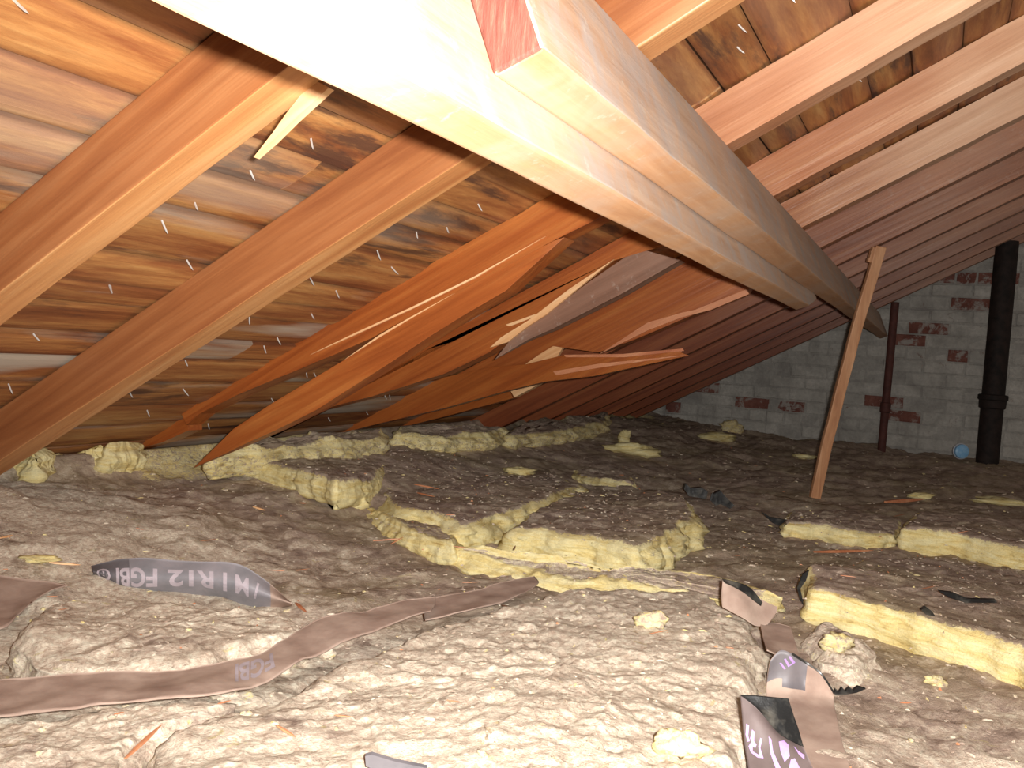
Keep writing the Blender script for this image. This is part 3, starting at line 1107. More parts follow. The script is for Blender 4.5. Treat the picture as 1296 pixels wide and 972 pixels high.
Y5 = 2.41
pts = yp([(664, 461), (690, 449), (711, 440), (757, 446), (800, 431), (822, 422), (871, 401), (943, 372)], Y5)
pts += [roof_pt(-0.16, Y5, D_RAFT), roof_pt(U1, Y5, D_RAFT), roof_pt(U1, Y5, D_SHEA - 0.001), roof_pt(-1.30, Y5, D_SHEA - 0.001)]
R5 = prism('rafter', pts, 0.048, M_RAFT_SPLIT, None, 0.002, wob=0.002)
tag(R5, 'fifth rafter from the left, snapped off below the purlin with a torn end', 'rafter')
g = prism('torn_end', yp([(662, 463), (682, 449), (700, 438), (712, 440), (705, 452), (684, 461)], Y5 - 0.012), 0.014, M_FRESH, R5)
tag(g, 'pale torn end face')
g = prism('torn_edge', yp([(757, 449), (820, 408), (862, 396), (880, 392), (945, 366), (948, 372), (900, 392), (862, 402), (820, 418)], Y5 - 0.006), 0.006, M_SLIV, R5)
tag(g, 'raised torn fibres along the lower edge')
P5 = prism('broken_rafter', yp([(386, 552), (440, 528), (500, 500), (560, 478), (622, 464), (665, 461), (714, 449), (788, 448), (825, 448), (864, 442), (862, 446), (872, 450),
                                (825, 460), (751, 476), (690, 483), (643, 494), (560, 517), (480, 536), (420, 551)], Y5 - 0.03),
           [.04] * 6 + [.04, .035, .025, .004, .004, .003, .02, .035, .04, .04, .04, .04, .04], M_RAFT_RED, None, 0.001)
tag(P5, 'broken off lower rafter length whose splintered tip points right to the purlin', 'broken wood')
for pl in ([(714, 449), (788, 448), (864, 441), (866, 444), (790, 452), (716, 452)], [(700, 470), (760, 460), (872, 449), (760, 465), (704, 475)]):
    c_ = prism('torn_fibre', yp(pl, Y5 - 0.036), 0.005, M_SLIV, P5)
    tag(c_, 'lighter torn fibres')

Y6 = 2.80
R6 = rafter('sixth rafter from the left, half hidden behind the snapped fifth', Y6, Y6 + 0.05, -1.1, U1, M_RAFT_PINK)
P6 = prism('broken_rafter', yp([(396, 553), (470, 532), (560, 512), (643, 491), (649, 504), (560, 528), (470, 550)], Y6 - 0.07), 0.045, M_RAFT_RED, None, 0.001)
tag(P6, 'short snapped rafter end with a pale broken face, below the pointed one', 'broken wood')
g = prism('broken_face', yp([(644, 491), (692, 480), (672, 492), (651, 503)], Y6 - 0.072), 0.03, M_FRESH, P6)
tag(g, 'pale wedge-shaped broken face')

names = ['seventh rafter from the left, first full-length one beyond the break', 'eighth rafter from the left, crossing behind the top of the leaning stick',
         'ninth rafter from the left, deep in the attic', 'tenth rafter from the left, deep in the attic',
         'eleventh rafter from the left, second from the brick wall', 'last rafter, tight against the brick wall']
for k, yy in enumerate((3.25, 3.67, 4.09, 4.51, 4.93, 5.35)):
    rafter(names[k], yy, yy + 0.05, U0, U1, M_RAFT_PINK)

# long dark and pale lines: cracks along the underside beyond the purlin
# ------------------------------------------------------------------ purlin beams (lapped side by side, canted with the roof)
CANT = math.radians(23.0)
CS = Vector((-math.sin(CANT), 0, math.cos(CANT)))      # up along the beam side
CW = Vector((-math.cos(CANT), 0, -math.sin(CANT)))     # across the beam, towards the eave
YE = 0.622


def beam(name, label, corner, width, height, y0, y1, seg=40, endmat=True, round_end=False, s=0.0):
    verts, faces, fm = [], [], []
    for i in range(seg + 1):
        y = y0 + (y1 - y0) * i / seg
        n = lambda k: float(vnoise(y * 2.0 + s, k * 9.7, s, 3.0)) * 0.0022
        z = 0.0
        if round_end and i > seg - 3:
            z = 0.012 * (i - (seg - 3))
        b0 = CAM + corner + Vector((0, y, 0)) + CS * z
        verts += [b0 + CW * n(1) + CS * n(2), b0 + CW * (width + n(3)) + CS * n(4),
                  CAM + corner + Vector((0, y, 0)) + CW * width + CS * height, CAM + corner + Vector((0, y, 0)) + CS * height]
    for i in range(seg):
        a = 4 * i
        for k in range(4):
            j = (k + 1) % 4
            faces.append((a + k, a + 4 + k, a + 4 + j, a + j))
            fm.append(2 if k == 0 else 0)
    faces.append((0, 1, 2, 3))
    b = 4 * seg
    faces.append((b + 3, b + 2, b + 1, b))
    fm += [1, 1]
    o = mk(name, verts, faces, M_BEAM, mats=[M_BEAM, M_BEAM_END, M_BEAM_UNDER], fmat=fm)
    fix_normals(o)
    md = o.modifiers.new('bevel', 'BEVEL')
    md.width = 0.004
    md.segments = 3
    md.limit_method = 'ANGLE'
    md.angle_limit = math.radians(50)
    tag(o, label, 'beam')
    return o


WU = 0.046
CU = Vector((-0.475, 0, 0.376)) * YE                  # lower right corner of the upper beam
CL = CU + CW * (WU + 0.0012) - CS * 0.050              # lower right corner of the lower beam
beam('purlin_beam', 'dusty grey-brown purlin with red end grain, running on to the brick wall', CU, WU, 0.147, YE, Y_WALL - 0.006, s=3.0)
beam('purlin_beam', 'brightly lit purlin lapped beside the other, crossing the top left and ending before the wall', CL, 0.038, 0.180, -0.45, 2.62, s=8.0, round_end=True)

# ------------------------------------------------------------------ leaning stick, pipes
def bar(name, label, a, b, w, t, mat, cat, seg=16, bow=0.0):
    a, b = Vector(a), Vector(b)
    ax = (b - a).normalized()
    sx = AR - ax * AR.dot(ax)
    sx.normalize()
    sy = ax.cross(sx)
    verts, faces = [], []
    for i in range(seg + 1):
        f = i / seg
        p = a.lerp(b, f) + sx * (bow * math.sin(math.pi * f)) + sx * 0.002 * float(vnoise(f * 9, 1, 2, 1))
        for (i_, j_) in ((-1, -1), (1, -1), (1, 1), (-1, 1)):
            verts.append(p + sx * (i_ * w / 2) + sy * (j_ * t / 2))
    for i in range(seg):
        for k in range(4):
            j = (k + 1) % 4
            faces.append((4 * i + k, 4 * i + j, 4 * i + 4 + j, 4 * i + 4 + k))
    faces.append((3, 2, 1, 0))
    faces.append((4 * seg, 4 * seg + 1, 4 * seg + 2, 4 * seg + 3))
    o = mk(name, verts, faces, mat)
    fix_normals(o)
    md = o.modifiers.new('bevel', 'BEVEL')
    md.width = min(w, t) * 0.12
    md.segments = 2
    if cat:
        tag(o, label, cat)
    return o


foot = hit(1031, 629)
top = on_roof(1114, 312, D_RAFT - 0.012)
stick = bar('wooden_stick', 'thin wooden prop leaning from the insulation up to the rafters', foot - Vector((0, 0, 0.01)), top, 0.036, 0.022, M_STICK, 'stick', bow=-0.01)
stt = (top - foot).normalized()
hd = bar('nailed_head', None, top - stt * 0.055 - AR * 0.022, top - stt * 0.003 - AR * 0.020, 0.018, 0.02, M_STICK, None)
hd.parent = stick
hd.location = hd.location - stick.location
tag(hd, 'short wooden cleat at the top of the prop')


def lathe(name, label, base, axis, prof, mat, cat, n=32, parent=None):
    axis = axis.normalized()
    sx = axis.orthogonal().normalized()
    sy = axis.cross(sx)
    verts, faces = [], []
    for (r, h) in prof:
        for k in range(n):
            a = 2 * math.pi * k / n
            verts.append(base + axis * h + sx * (r * math.cos(a)) + sy * (r * math.sin(a)))
    for i in range(len(prof) - 1):
        for k in range(n):
            j = (k + 1) % n
            faces.append((i * n + k, i * n + j, i * n + n + j, i * n + n + k))
    faces.append(tuple(range(n))[::-1])
    faces.append(tuple((len(prof) - 1) * n + k for k in range(n)))
    o = mk(name, verts, faces, mat, parent, smooth=True)
    fix_normals(o)
    md = o.modifiers.new('edge', 'EDGE_SPLIT')
    md.split_angle = math.radians(40)
    if cat:
        tag(o, label, cat)
    return o


b = on_y(1250, 578, 5.36)
b.z = 0.06
t = on_y(1266, 322, 5.36)
top_h = H + (D_SHEA + math.sin(TH) * t.x) / math.cos(TH) - 0.004
rp = 0.056
pipe = lathe('vent_pipe', 'thick black cast-iron pipe standing before the brick wall at right', b, Vector((0, 0, 1)),
             [(rp, 0), (rp, top_h - b.z - 0.035)], M_IRON, 'pipe')
zc = on_y(1248, 505, 5.36).z - b.z
lathe('pipe_collar', None, b, Vector((0, 0, 1)), [(rp + 0.001, zc - 0.05), (rp + 0.009, zc - 0.045), (rp + 0.010, zc - 0.005), (rp + 0.017, zc), (rp + 0.017, zc + 0.022),
                                                  (rp + 0.012, zc + 0.026), (rp + 0.001, zc + 0.028)], M_IRON, None, parent=pipe)
b2 = on_y(1115, 575, 5.47)
b2.z = 0.05
t2 = on_y(1133, 383, 5.47)
th2 = H + (D_RAFT + math.sin(TH) * t2.x) / math.cos(TH)
p2 = lathe('conduit_pipe', 'slim rusty red pipe against the brick wall behind the leaning stick', b2, Vector((t2.x - on_y(1115, 575, 5.47).x, 0, t2.z - b2.z)),
           [(0.022, 0), (0.022, (th2 - b2.z) * 1.0)], M_RUST, 'pipe')
lathe('pipe_coupling', None, b2, Vector((t2.x - on_y(1115, 575, 5.47).x, 0, t2.z - b2.z)), [(0.023, 0.30), (0.029, 0.305), (0.029, 0.355), (0.023, 0.36)], M_RUST, None, parent=p2)

# small pale blue cap at the foot of the wall
pb = on_y(1215, 571, 5.15)
pb.z = max(pb.z, drop(pb.x, pb.y) + 0.03)
cap = lathe('blue_cap', 'small round pale blue cap lying on the wool left of the black pipe', pb - Vector((0, 0.0, 0)), -AF,
            [(0.034, 0.0), (0.038, 0.010), (0.036, 0.024), (0.028, 0.030), (0.0005, 0.031)], M_BLUE, 'cap')
lathe('cap_rim', None, pb, -AF, [(0.0385, 0.001), (0.042, 0.004), (0.042, 0.010), (0.0385, 0.012)], M_WHITEP, None, parent=cap)

# ------------------------------------------------------------------ roofing nails coming through the boards
def nail_mesh():
    verts, faces = [], []
    segs = [(0, 0.0015), (0.006, 0.0015), (0.011, 0.0014), (0.0145, 0.0003)]
    n = 6
    for i, (h, r) in enumerate(segs):
        for k in range(n):
            a = 2 * math.pi * k / n
            verts.append((r * math.cos(a) + 0.10 * h * (i / 3), r * math.sin(a), -h))
    for i in range(3):
        for k in range(n):
            j = (k + 1) % n
            faces.append((i * n + k, i * n + n + k, i * n + n + j, i * n + j))
    faces.append(tuple(range(n)))
    me = bpy.data.meshes.new('roofing_nail')
    me.from_pydata(verts, [], faces)
    me.materials.append(M_NAIL)
    return me


NM = nail_mesh()
first = None
ycent = [0.30, 0.86, 1.29, 1.74, 2.19, 2.62]
spots = []
for yc in ycent:
    w = 0.12 if yc != 0.30 else 0.22
    for u in np.arange(-1.55, 1.1, 0.115 if yc < 1.5 else 0.15):
        for q in range(2):
            if random.random() < 0.95:
                spots.append((u + random.uniform(-0.03, 0.03), yc + random.uniform(-w, w)))
for (u, y) in spots:
    p = roof_pt(u, y, D_SHEA + 0.001)
    q = p - CAM
    dz = q.dot(AF)
    sx, sy = 648 + FPX * q.dot(AR) / dz, 486 - FPX * q.dot(AU) / dz
    if not (-20 < sx < 1310 and -20 < sy < 540):
        continue
    if first is None:
        o = bpy.data.objects.new('roofing_nail', NM)
        first = o
        tag(o, 'shiny roofing nail point poking through the roof boards', 'nail', 'roofing nails through the roof boards')
    else:
        o = first.copy()
    COL.objects.link(o)
    o.location = p
    s_ = random.uniform(0.7, 1.15)
    o.scale = (0.9, 0.9, s_ * 1.25)
    o.rotation_euler = (random.uniform(-0.35, 0.35), -TH + random.uniform(-0.35, 0.35), random.uniform(0, 0))

# ------------------------------------------------------------------ facing paper
def sheet(name, label, rows, mat, cat, parent=None, thick=0.0016, nu=None, sub=10, crumple=0.003, seed=0.0, mats=None, fmatf=None):
    """rows: list of 3-D polylines of equal length (rows across the sheet)"""
    rows = [[Vector(p) for p in r] for r in rows]

    def interp(pl, f):
        x = f * (len(pl) - 1)
        i = min(int(x), len(pl) - 2)
        t = x - i
        p0 = pl[max(i - 1, 0)]
        p1, p2 = pl[i], pl[i + 1]
        p3 = pl[min(i + 2, len(pl) - 1)]
        return 0.5 * ((2 * p1) + (p2 - p0) * t + (2 * p0 - 5 * p1 + 4 * p2 - p3) * t * t + (3 * p1 - p0 - 3 * p2 + p3) * t ** 3)
    NU = (len(rows[0]) - 1) * sub
    NV = max(3, (len(rows) - 1) * 6)
    G = []
    for i in range(NU + 1):
        colp = [interp(r, i / NU) for r in rows]
        G.append([interp(colp, j / NV) if len(colp) > 2 else colp[0].lerp(colp[1], j / NV) for j in range(NV + 1)])
    V = [p for c in G for p in c]
    W = NV + 1
    nrm = []
    for i in range(NU + 1):
        for j in range(NV + 1):
            a = G[min(i + 1, NU)][j] - G[max(i - 1, 0)][j]
            b_ = G[i][min(j + 1, NV)] - G[i][max(j - 1, 0)]
            n_ = a.cross(b_)
            n_ = n_.normalized() if n_.length > 1e-9 else Vector((0, 0, 1))
            if n_.dot(CAM - G[i][j]) < 0:
                n_ = -n_
            nrm.append(n_)
    front = [V[k] + nrm[k] * (crumple * float(fbm(V[k].x, V[k].y, V[k].z + seed, 17.0, 3))) for k in range(len(V))]
    back = [front[k] - nrm[k] * thick for k in range(len(V))]
    verts = front + back
    S = len(V)
    F, fm = [], []
    for i in range(NU):
        for j in range(NV):
            a = i * W + j
            F.append((a, a + 1, a + W + 1, a + W))
            F.append((a + S, a + S + W, a + S + W + 1, a + S + 1))
            mi = fmatf(i / NU, j / NV) if fmatf else 0
            fm += [mi, mi]
    for i in range(NU):
        for j in (0, NV):
            a = i * W + j
            F.append((a, a + W, a + W + S, a + S))
            fm.append(0)
    for j in range(NV):
        for i in (0, NU):
            a = i * W + j
            F.append((a, a + 1, a + 1 + S, a + S))
            fm.append(0)
    o = mk(name, verts, F, mat, parent, smooth=True, mats=mats, fmat=fm if mats else None)
    if cat:
        tag(o, label, cat)

    def surf(s, t, lift=0.0014):
        x, y = s * NU, t * NV
        i, j = min(max(int(x), 0), NU - 1), min(max(int(y), 0), NV - 1)
        a, b_ = x - i, y - j
        k = i * W + j
        p = (front[k] * (1 - a) * (1 - b_) + front[k + W] * a * (1 - b_) + front[k + 1] * (1 - a) * b_ + front[k + W + 1] * a * b_)
        return p + nrm[k] * lift
    return o, surf


def lettering(name, text, surf, s0, s1, t0, t1, mat, parent, flip=False, rot=0.0, label=None):
    """text mapped on a sheet: s along, t across"""
    cu = bpy.data.curves.new(name, 'FONT')
    cu.body = text
    cu.resolution_u = 3
    cu.offset = 0.028
    to = bpy.data.objects.new(name, cu)
    COL.objects.link(to)
    dg = bpy.context.evaluated_depsgraph_get()
    dg.update()
    me0 = to.evaluated_get(dg).to_mesh()
    bm = bmesh.new()
    bm.from_mesh(me0)
    to.evaluated_get(dg).to_mesh_clear()
    bmesh.ops.triangulate(bm, faces=bm.faces)
    bmesh.ops.subdivide_edges(bm, edges=[e for e in bm.edges if e.calc_length() > 0.12], cuts=4)
    bmesh.ops.triangulate(bm, faces=bm.faces)
    V = np.array([v.co[:] for v in bm.verts])
    F = [tuple(v.index for v in f.verts) for f in bm.faces]
    bm.free()
    bpy.data.objects.remove(to)
    x0, x1 = V[:, 0].min(), V[:, 0].max()
    y0, y1 = min(0.0, V[:, 1].min()), V[:, 1].max()
    fx, fy = (V[:, 0] - x0) / (x1 - x0), (V[:, 1] - y0) / (y1 - y0)
    W = []
    for a, b_ in zip(fx, fy):
        if flip:
            a, b_ = 1 - a, 1 - b_
        W.append(surf(s0 + (s1 - s0) * a, t0 + (t1 - t0) * b_))
    o = mk(name, W, F, mat, parent)
    if label:
        tag(o, label)
    return o


def near(px, py, lift=0.0):
    p = hit(px, py)
    d = (p - CAM).length
    return p + (CAM - p).normalized() * lift


def stand(px, py, dist_ref):
    """point on the ray at the same horizontal depth as a reference point"""
    r = ray(px, py)
    return CAM + r * (dist_ref / r.dot(AF))


# printed strip standing up in the wool (text reads upside down from here)
ref = [(118, 722), (150, 748), (190, 745), (250, 748), (300, 758), (330, 762), (365, 764)]
dp = (hit(240, 752) - CAM).dot(AF) - 0.01
topl = [(115, 715), (148, 708), (190, 707), (250, 710), (300, 713), (335, 733), (368, 762)]
botl = [(117, 732), (150, 753), (190, 757), (250, 757), (300, 768), (335, 772), (370, 766)]
st_o, sf = sheet('printed_facing_strip', 'dark grey facing strip with pale upside-down lettering, standing in the wool at left',
                 [[stand(a, b_, dp + 0.02) for (a, b_) in botl], [stand(a, (b_ + c_[1]) / 2, dp - 0.012) for (a, b_), c_ in zip(botl, topl)], [stand(a, b_, dp + 0.014) for (a, b_) in topl]],
                 M_PAPER_GR, 'paper', mats=[M_PAPER_GR, M_PAPER_DK, M_PAPER], fmatf=lambda s, t: 1 if s < 0.22 else (2 if s > 0.86 else 0), crumple=0.002)
lettering('lettering', '/ M I R12 FGBI ®', sf, 0.04, 0.80, 0.30, 0.72, M_INK_G, st_o, flip=True, label='pale upside-down lettering')

# brown kraft seam running across the left foreground
def lay(px_rows, name, label, mat, lift=0.007, **kw):
    rows = [[near(a, b_, lift) for (a, b_) in r] for r in px_rows]
    return sheet(name, label, rows, mat, 'paper', **kw)


def lay_top(px_rows, name, label, mat, h0, lift=0.004, cat='paper', **kw):
    """rows laid on the wool: positions from a nominal level, heights from the wool below"""
    rows = []
    for r in px_rows:
        q = []
        for (a, b_) in r:
            p = on_h(a, b_, h0)
            zz = max(drop(p.x + dx, p.y + dy) for dx, dy in ((0, 0), (.012, 0), (-.012, 0), (0, .012), (0, -.012), (.02, .02), (-.02, .02), (.02, -.02), (-.02, -.02)))
            lim = H - h0 + 0.035
            q.append(Vector((p.x, p.y, max(min(zz, lim), H - h0 - 0.004) + lift)))
        rows.append(q)
    return sheet(name, label, rows, mat, cat, **kw)


seam, sf2 = lay_top([[(-60, 925), (0, 912), (80, 902), (170, 895), (240, 892), (290, 884), (330, 866), (380, 838), (400, 830), (440, 812), (500, 790), (545, 776)],
                     [(-60, 892), (0, 885), (80, 878), (170, 872), (240, 866), (290, 858), (330, 846), (370, 822), (400, 806), (440, 792), (500, 776), (550, 766)],
                     [(-60, 864), (0, 860), (80, 856), (170, 850), (240, 845), (290, 838), (330, 826), (365, 806), (400, 788), (440, 778), (500, 764), (552, 756)]],
                    'paper_seam', 'dusty mauve-brown facing paper seam winding across the left foreground', M_PAPER, 0.392, lift=0.006, crumple=0.004)
lettering('lettering', 'FGBI', sf2, 0.47, 0.58, 0.25, 0.75, M_INK_G, seam, flip=True, label='faded pale lettering on the seam')
f2, _ = lay_top([[(-60, 800), (0, 795), (20, 782), (40, 768)], [(-60, 775), (0, 768), (30, 762), (60, 757)], [(-60, 742), (0, 742), (40, 744), (85, 748)]],
                'facing_flap', 'flat brown facing paper flap at the left edge of the photo', M_PAPER, 0.40, lift=0.005, crumple=0.003, seed=3.0)
f3, _ = lay_top([[(538, 786), (600, 776), (640, 762), (672, 746)], [(536, 774), (600, 762), (640, 748), (682, 738)], [(534, 761), (600, 748), (640, 738), (676, 731)]],
                'facing_strip', 'short brown facing strip continuing the seam in the centre', M_PAPER, 0.405, lift=0.006, crumple=0.003, seed=4.0)

# right foreground: facing flaps, folded printed piece
strip2, _ = lay_top([[(962, 792), (966, 812), (970, 834)], [(982, 790), (986, 810), (990, 832)], [(1000, 794), (1006, 812), (1012, 834)]],
                    'facing_strip', 'short narrow brown facing strip behind the fold with the small lilac letter', M_PAPER, 0.405, lift=0.006, crumple=0.002, seed=5.0)
dpf = (hit(945, 790) - CAM).dot(AF) - 0.005
flap, _ = sheet('facing_flap', 'brown paper flap with a dark torn top, sticking up left of the long yellow edge',
                [[stand(915, 733, dpf + .02), stand(913, 752, dpf + .01), stand(914, 768, dpf)],
                 [stand(935, 742, dpf + .02), stand(938, 760, dpf + .0), stand(940, 782, dpf - .015)],
                 [stand(962, 758, dpf + .02), stand(962, 775, dpf + .01), stand(957, 792, dpf - .01)],
                 [stand(984, 768, dpf + .03), stand(982, 776, dpf + .02), stand(972, 790, dpf)]], M_PAPER, 'paper', crumple=0.002, seed=6.0)
te, _ = sheet('torn_edge', None, [[stand(914, 732, dpf + .018), stand(932, 736, dpf + .018), (stand(950, 744, dpf + .018)), stand(966, 762, dpf + .018)],
                                  [stand(918, 737, dpf + .012), stand(932, 744, dpf + .012), (stand(948, 756, dpf + .012)), stand(964, 766, dpf + .012)]], M_TAR, None, parent=flap, crumple=0.001)
tag(te, 'black torn top edge')

# folded piece with lilac print at the bottom
def tree_of(o):
    off = o.location if o.parent is None else o.parent.location
    return BVHTree.FromPolygons([tuple(v.co + off) for v in o.data.vertices], [tuple(p.vertices) for p in o.data.polygons])


def strokes(name, polys, onto, mat, parent, label, dfall):
    """flat printed shapes lying on the sheet"""
    tree = tree_of(onto)
    verts, faces = [], []
    for pl in polys:
        bmx = bmesh.new()
        vs = [bmx.verts.new((a, b_, 0)) for (a, b_) in pl]
        f = bmx.faces.new(vs)
        bmesh.ops.triangulate(bmx, faces=[f])
        bmesh.ops.subdivide_edges(bmx, edges=bmx.edges[:], cuts=2, use_grid_fill=True)
        bmesh.ops.triangulate(bmx, faces=bmx.faces[:])
        bmx.verts.index_update()
        b0 = len(verts)
        for v in bmx.verts:
            r = ray(v.co.x, v.co.y).normalized()
            h = tree.ray_cast(CAM, r)
            p = h[0] if h[0] is not None else CAM + r * (dfall / r.dot(AF))
            verts.append(p - r * 0.0011)
        for f in bmx.faces:
            faces.append(tuple(b0 + v.index for v in f.verts))
        bmx.free()
    o = mk(name, verts, faces, mat, parent)
    tag(o, label)
    return o


def tr(pl):
    return [(930 + a / 6.19, 815 + b_ / 6.19) for (a, b_) in pl]


# wide strip whose top edge curls up and shows its dark printed side
q1 = [(970, 880), (984, 878), (1000, 880), (1018, 882), (1036, 886), (1056, 892)]
q0 = [(975, 836), (988, 823), (1003, 828), (1020, 839), (1040, 854), (1056, 878)]
q2 = [(985, 935), (1000, 932), (1016, 932), (1034, 934), (1052, 936), (1066, 938)]
q3 = [(1005, 1000), (1020, 1000), (1036, 1000), (1052, 1000), (1070, 1000), (1084, 1000)]
rowc = [near(a, b_, 0.014) for (a, b_) in q1]
row0 = [CAM + ray(a, b_) * ((c_ - CAM).dot(AF) + 0.010) for (a, b_), c_ in zip(q0, rowc)]
row2 = [near(a, b_, 0.014) for (a, b_) in q2]
row3 = [near(a, b_, 0.016) for (a, b_) in q3]
curl, sf4 = sheet('curled_facing', 'wide brown facing strip whose curled top edge shows a small lilac letter, bottom right',
                  [row0, rowc, row2, row3], M_PAPER, 'paper', crumple=0.002, seed=9.0, mats=[M_PAPER, M_PAPER_DK],
                  fmatf=lambda s, t: 1 if (s < 0.62 and t < 0.20 + 0.08 * s) else 0)
dcf = (rowc[2] - CAM).dot(AF)
strokes('lettering', [tr([(350, 150), (365, 148), (400, 195), (385, 200)]), tr([(385, 118), (400, 115), (430, 165), (418, 182)]), tr([(418, 182), (430, 165), (450, 150), (458, 158)]),
                      tr([(450, 150), (420, 100), (435, 95), (475, 145), (458, 160)])], curl, M_INK_P, curl, 'small lilac printed letter', dcf)
te2, _ = sheet('torn_edge', None, [[CAM + (row0[k] - CAM) * 0.997 + Vector((0, 0, 0.0022)) for k in range(2, 6)], [CAM + (row0[k] - CAM) * 0.996 - Vector((0, 0, 0.001)) for k in range(2, 6)]],
               M_TAR, None, parent=curl, crumple=0.0003)
tag(te2, 'thin black rim of the curled edge')

# folded piece with lilac print at the bottom
dq = (hit(985, 1030) - CAM).dot(AF) + 0.006
fold, sf3 = sheet('folded_facing', 'folded facing piece with lilac print and a black tarry inside, bottom right foreground',
                  [[stand(937, 880, dq + .02), stand(939, 905, dq + .01), stand(942, 940, dq), stand(946, 966, dq), stand(955, 1025, dq)],
                   [stand(958, 897, dq + .01), stand(962, 915, dq), stand(968, 940, dq - .008), stand(975, 970, dq - .010), stand(990, 1025, dq - .008)],
                   [stand(985, 928, dq + .004), stand(990, 938, dq - .004), stand(997, 952, dq - .008), stand(1006, 972, dq - .010), stand(1020, 1025, dq - .008)],
                   [stand(1017, 946, dq + .008), stand(1020, 953, dq + .004), stand(1025, 964, dq), stand(1032, 980, dq), stand(1052, 1025, dq)]],
                  M_FOLD, 'paper', crumple=0.0006, seed=7.0)
ins, _ = sheet('tarry_inside', None,
               [[stand(937, 879, dq + .021), stand(958, 880, dq + .02), stand(978, 882, dq + .02), stand(998, 884, dq + .022)],
                [stand(946, 889, dq + .016), stand(966, 897, dq + .014), stand(984, 900, dq + .014), stand(1004, 903, dq + .018)],
                [stand(960, 899, dq + .010), stand(978, 912, dq + .008), stand(993, 920, dq + .008), stand(1011, 924, dq + .012)],
                [stand(985, 929, dq + .003), stand(997, 936, dq + .004), stand(1008, 941, dq + .005), stand(1018, 947, dq + .008)]], M_TAR, None, parent=fold, crumple=0.0015, seed=8.0)
tag(ins, 'glossy black tarry inner side')
strokes('lettering', [tr([(90, 625), (112, 640), (105, 720), (118, 760), (100, 765), (85, 710)]),
                      tr([(135, 670), (155, 690), (150, 760), (135, 775), (120, 740)]), tr([(150, 760), (170, 790), (160, 815), (135, 800), (125, 770)]),
                      tr([(125, 775), (140, 800), (140, 840), (190, 870), (225, 895), (180, 890), (125, 850), (108, 800)]),
                      tr([(185, 800), (200, 735), (215, 745), (200, 815), (225, 895), (190, 880)]),
                      tr([(265, 725), (285, 745), (300, 840), (365, 985), (325, 985), (280, 860)]),
                      tr([(345, 765), (385, 755), (420, 790), (430, 880), (390, 925), (360, 850)]),
                      tr([(440, 905), (470, 895), (515, 985), (420, 985)]),
                      tr([(460, 800), (500, 840), (545, 870), (545, 905), (505, 870)])], fold, M_INK_P, fold, 'large lilac printed letters', dq)


def scrap(label, outline, mat, lift=0.01, thick=0.004, name='tar_scrap', cat='scrap', z=None):
    c = hit(sum(a for a, _ in outline) / len(outline), max(b_ for _, b_ in outline))
    d = (c - CAM).dot(AF) - lift
    P = [stand(a, b_, d) for (a, b_) in outline]
    n = len(P)
    verts = P + [p + AF * thick + Vector((0, 0, 0.001)) for p in P]
    faces = [tuple(range(n)), tuple(range(2 * n - 1, n - 1, -1))] + [(i, (i + 1) % n, n + (i + 1) % n, n + i) for i in range(n)]
    o = mk(name, verts, faces, mat)
    fix_normals(o)
    tag(o, label, cat)
    return o


scrap('tiny black tar scrap tucked in the seam, left of centre', [(536, 775), (540, 770), (544, 770), (547, 776), (543, 779)], M_TAR)
scrap('tiny black tar scrap standing upright in the centre foreground', [(639, 756), (642, 747), (646, 746), (649, 757), (644, 759)], M_TAR)
scrap('black serrated torn end at the tip of the curled facing', [(1056, 879), (1057, 872), (1062, 876), (1066, 870), (1070, 875), (1075, 870), (1080, 874), (1086, 869), (1096, 872), (1084, 877), (1070, 879)], M_TAR)
scrap('black crumpled tar paper bit right of the middle island', [(866, 619), (868, 612), (874, 618), (888, 617), (896, 622), (894, 632), (884, 630), (872, 628)], M_TAR, thick=0.02)
scrap('black curled tar paper bit, next to the crumpled one', [(900, 634), (903, 625), (912, 621), (918, 628), (930, 640), (924, 644), (912, 638), (906, 640)], M_TAR, thick=0.02)
scrap('black bent tar scrap at the left end of the thin yellow strip', [(964, 648), (976, 655), (998, 659), (1000, 664), (992, 668), (978, 662)], M_TAR, thick=0.015)
scrap('dark upright torn edge at the left end of the long yellow face', [(1016, 727), (1024, 722), (1020, 735), (1013, 745), (1018, 768), (1013, 760), (1009, 745)], M_TAR, lift=0.012)
scrap('dark wavy paper edge on the right foreground batt', [(1188, 748), (1205, 750), (1225, 758), (1260, 759), (1262, 763), (1222, 763), (1200, 756)], M_TAR, thick=0.006)
scrap('dark purple bit on the rim of the long yellow edge', [(1166, 772), (1172, 768), (1180, 774), (1184, 780), (1172, 778)], M_TAR, thick=0.006)
scrap('grey-black flat scrap at the bottom edge, left of centre', [(462, 957), (470, 955), (500, 964), (540, 972), (540, 985), (490, 980), (463, 970)], M_PAPER_DK)


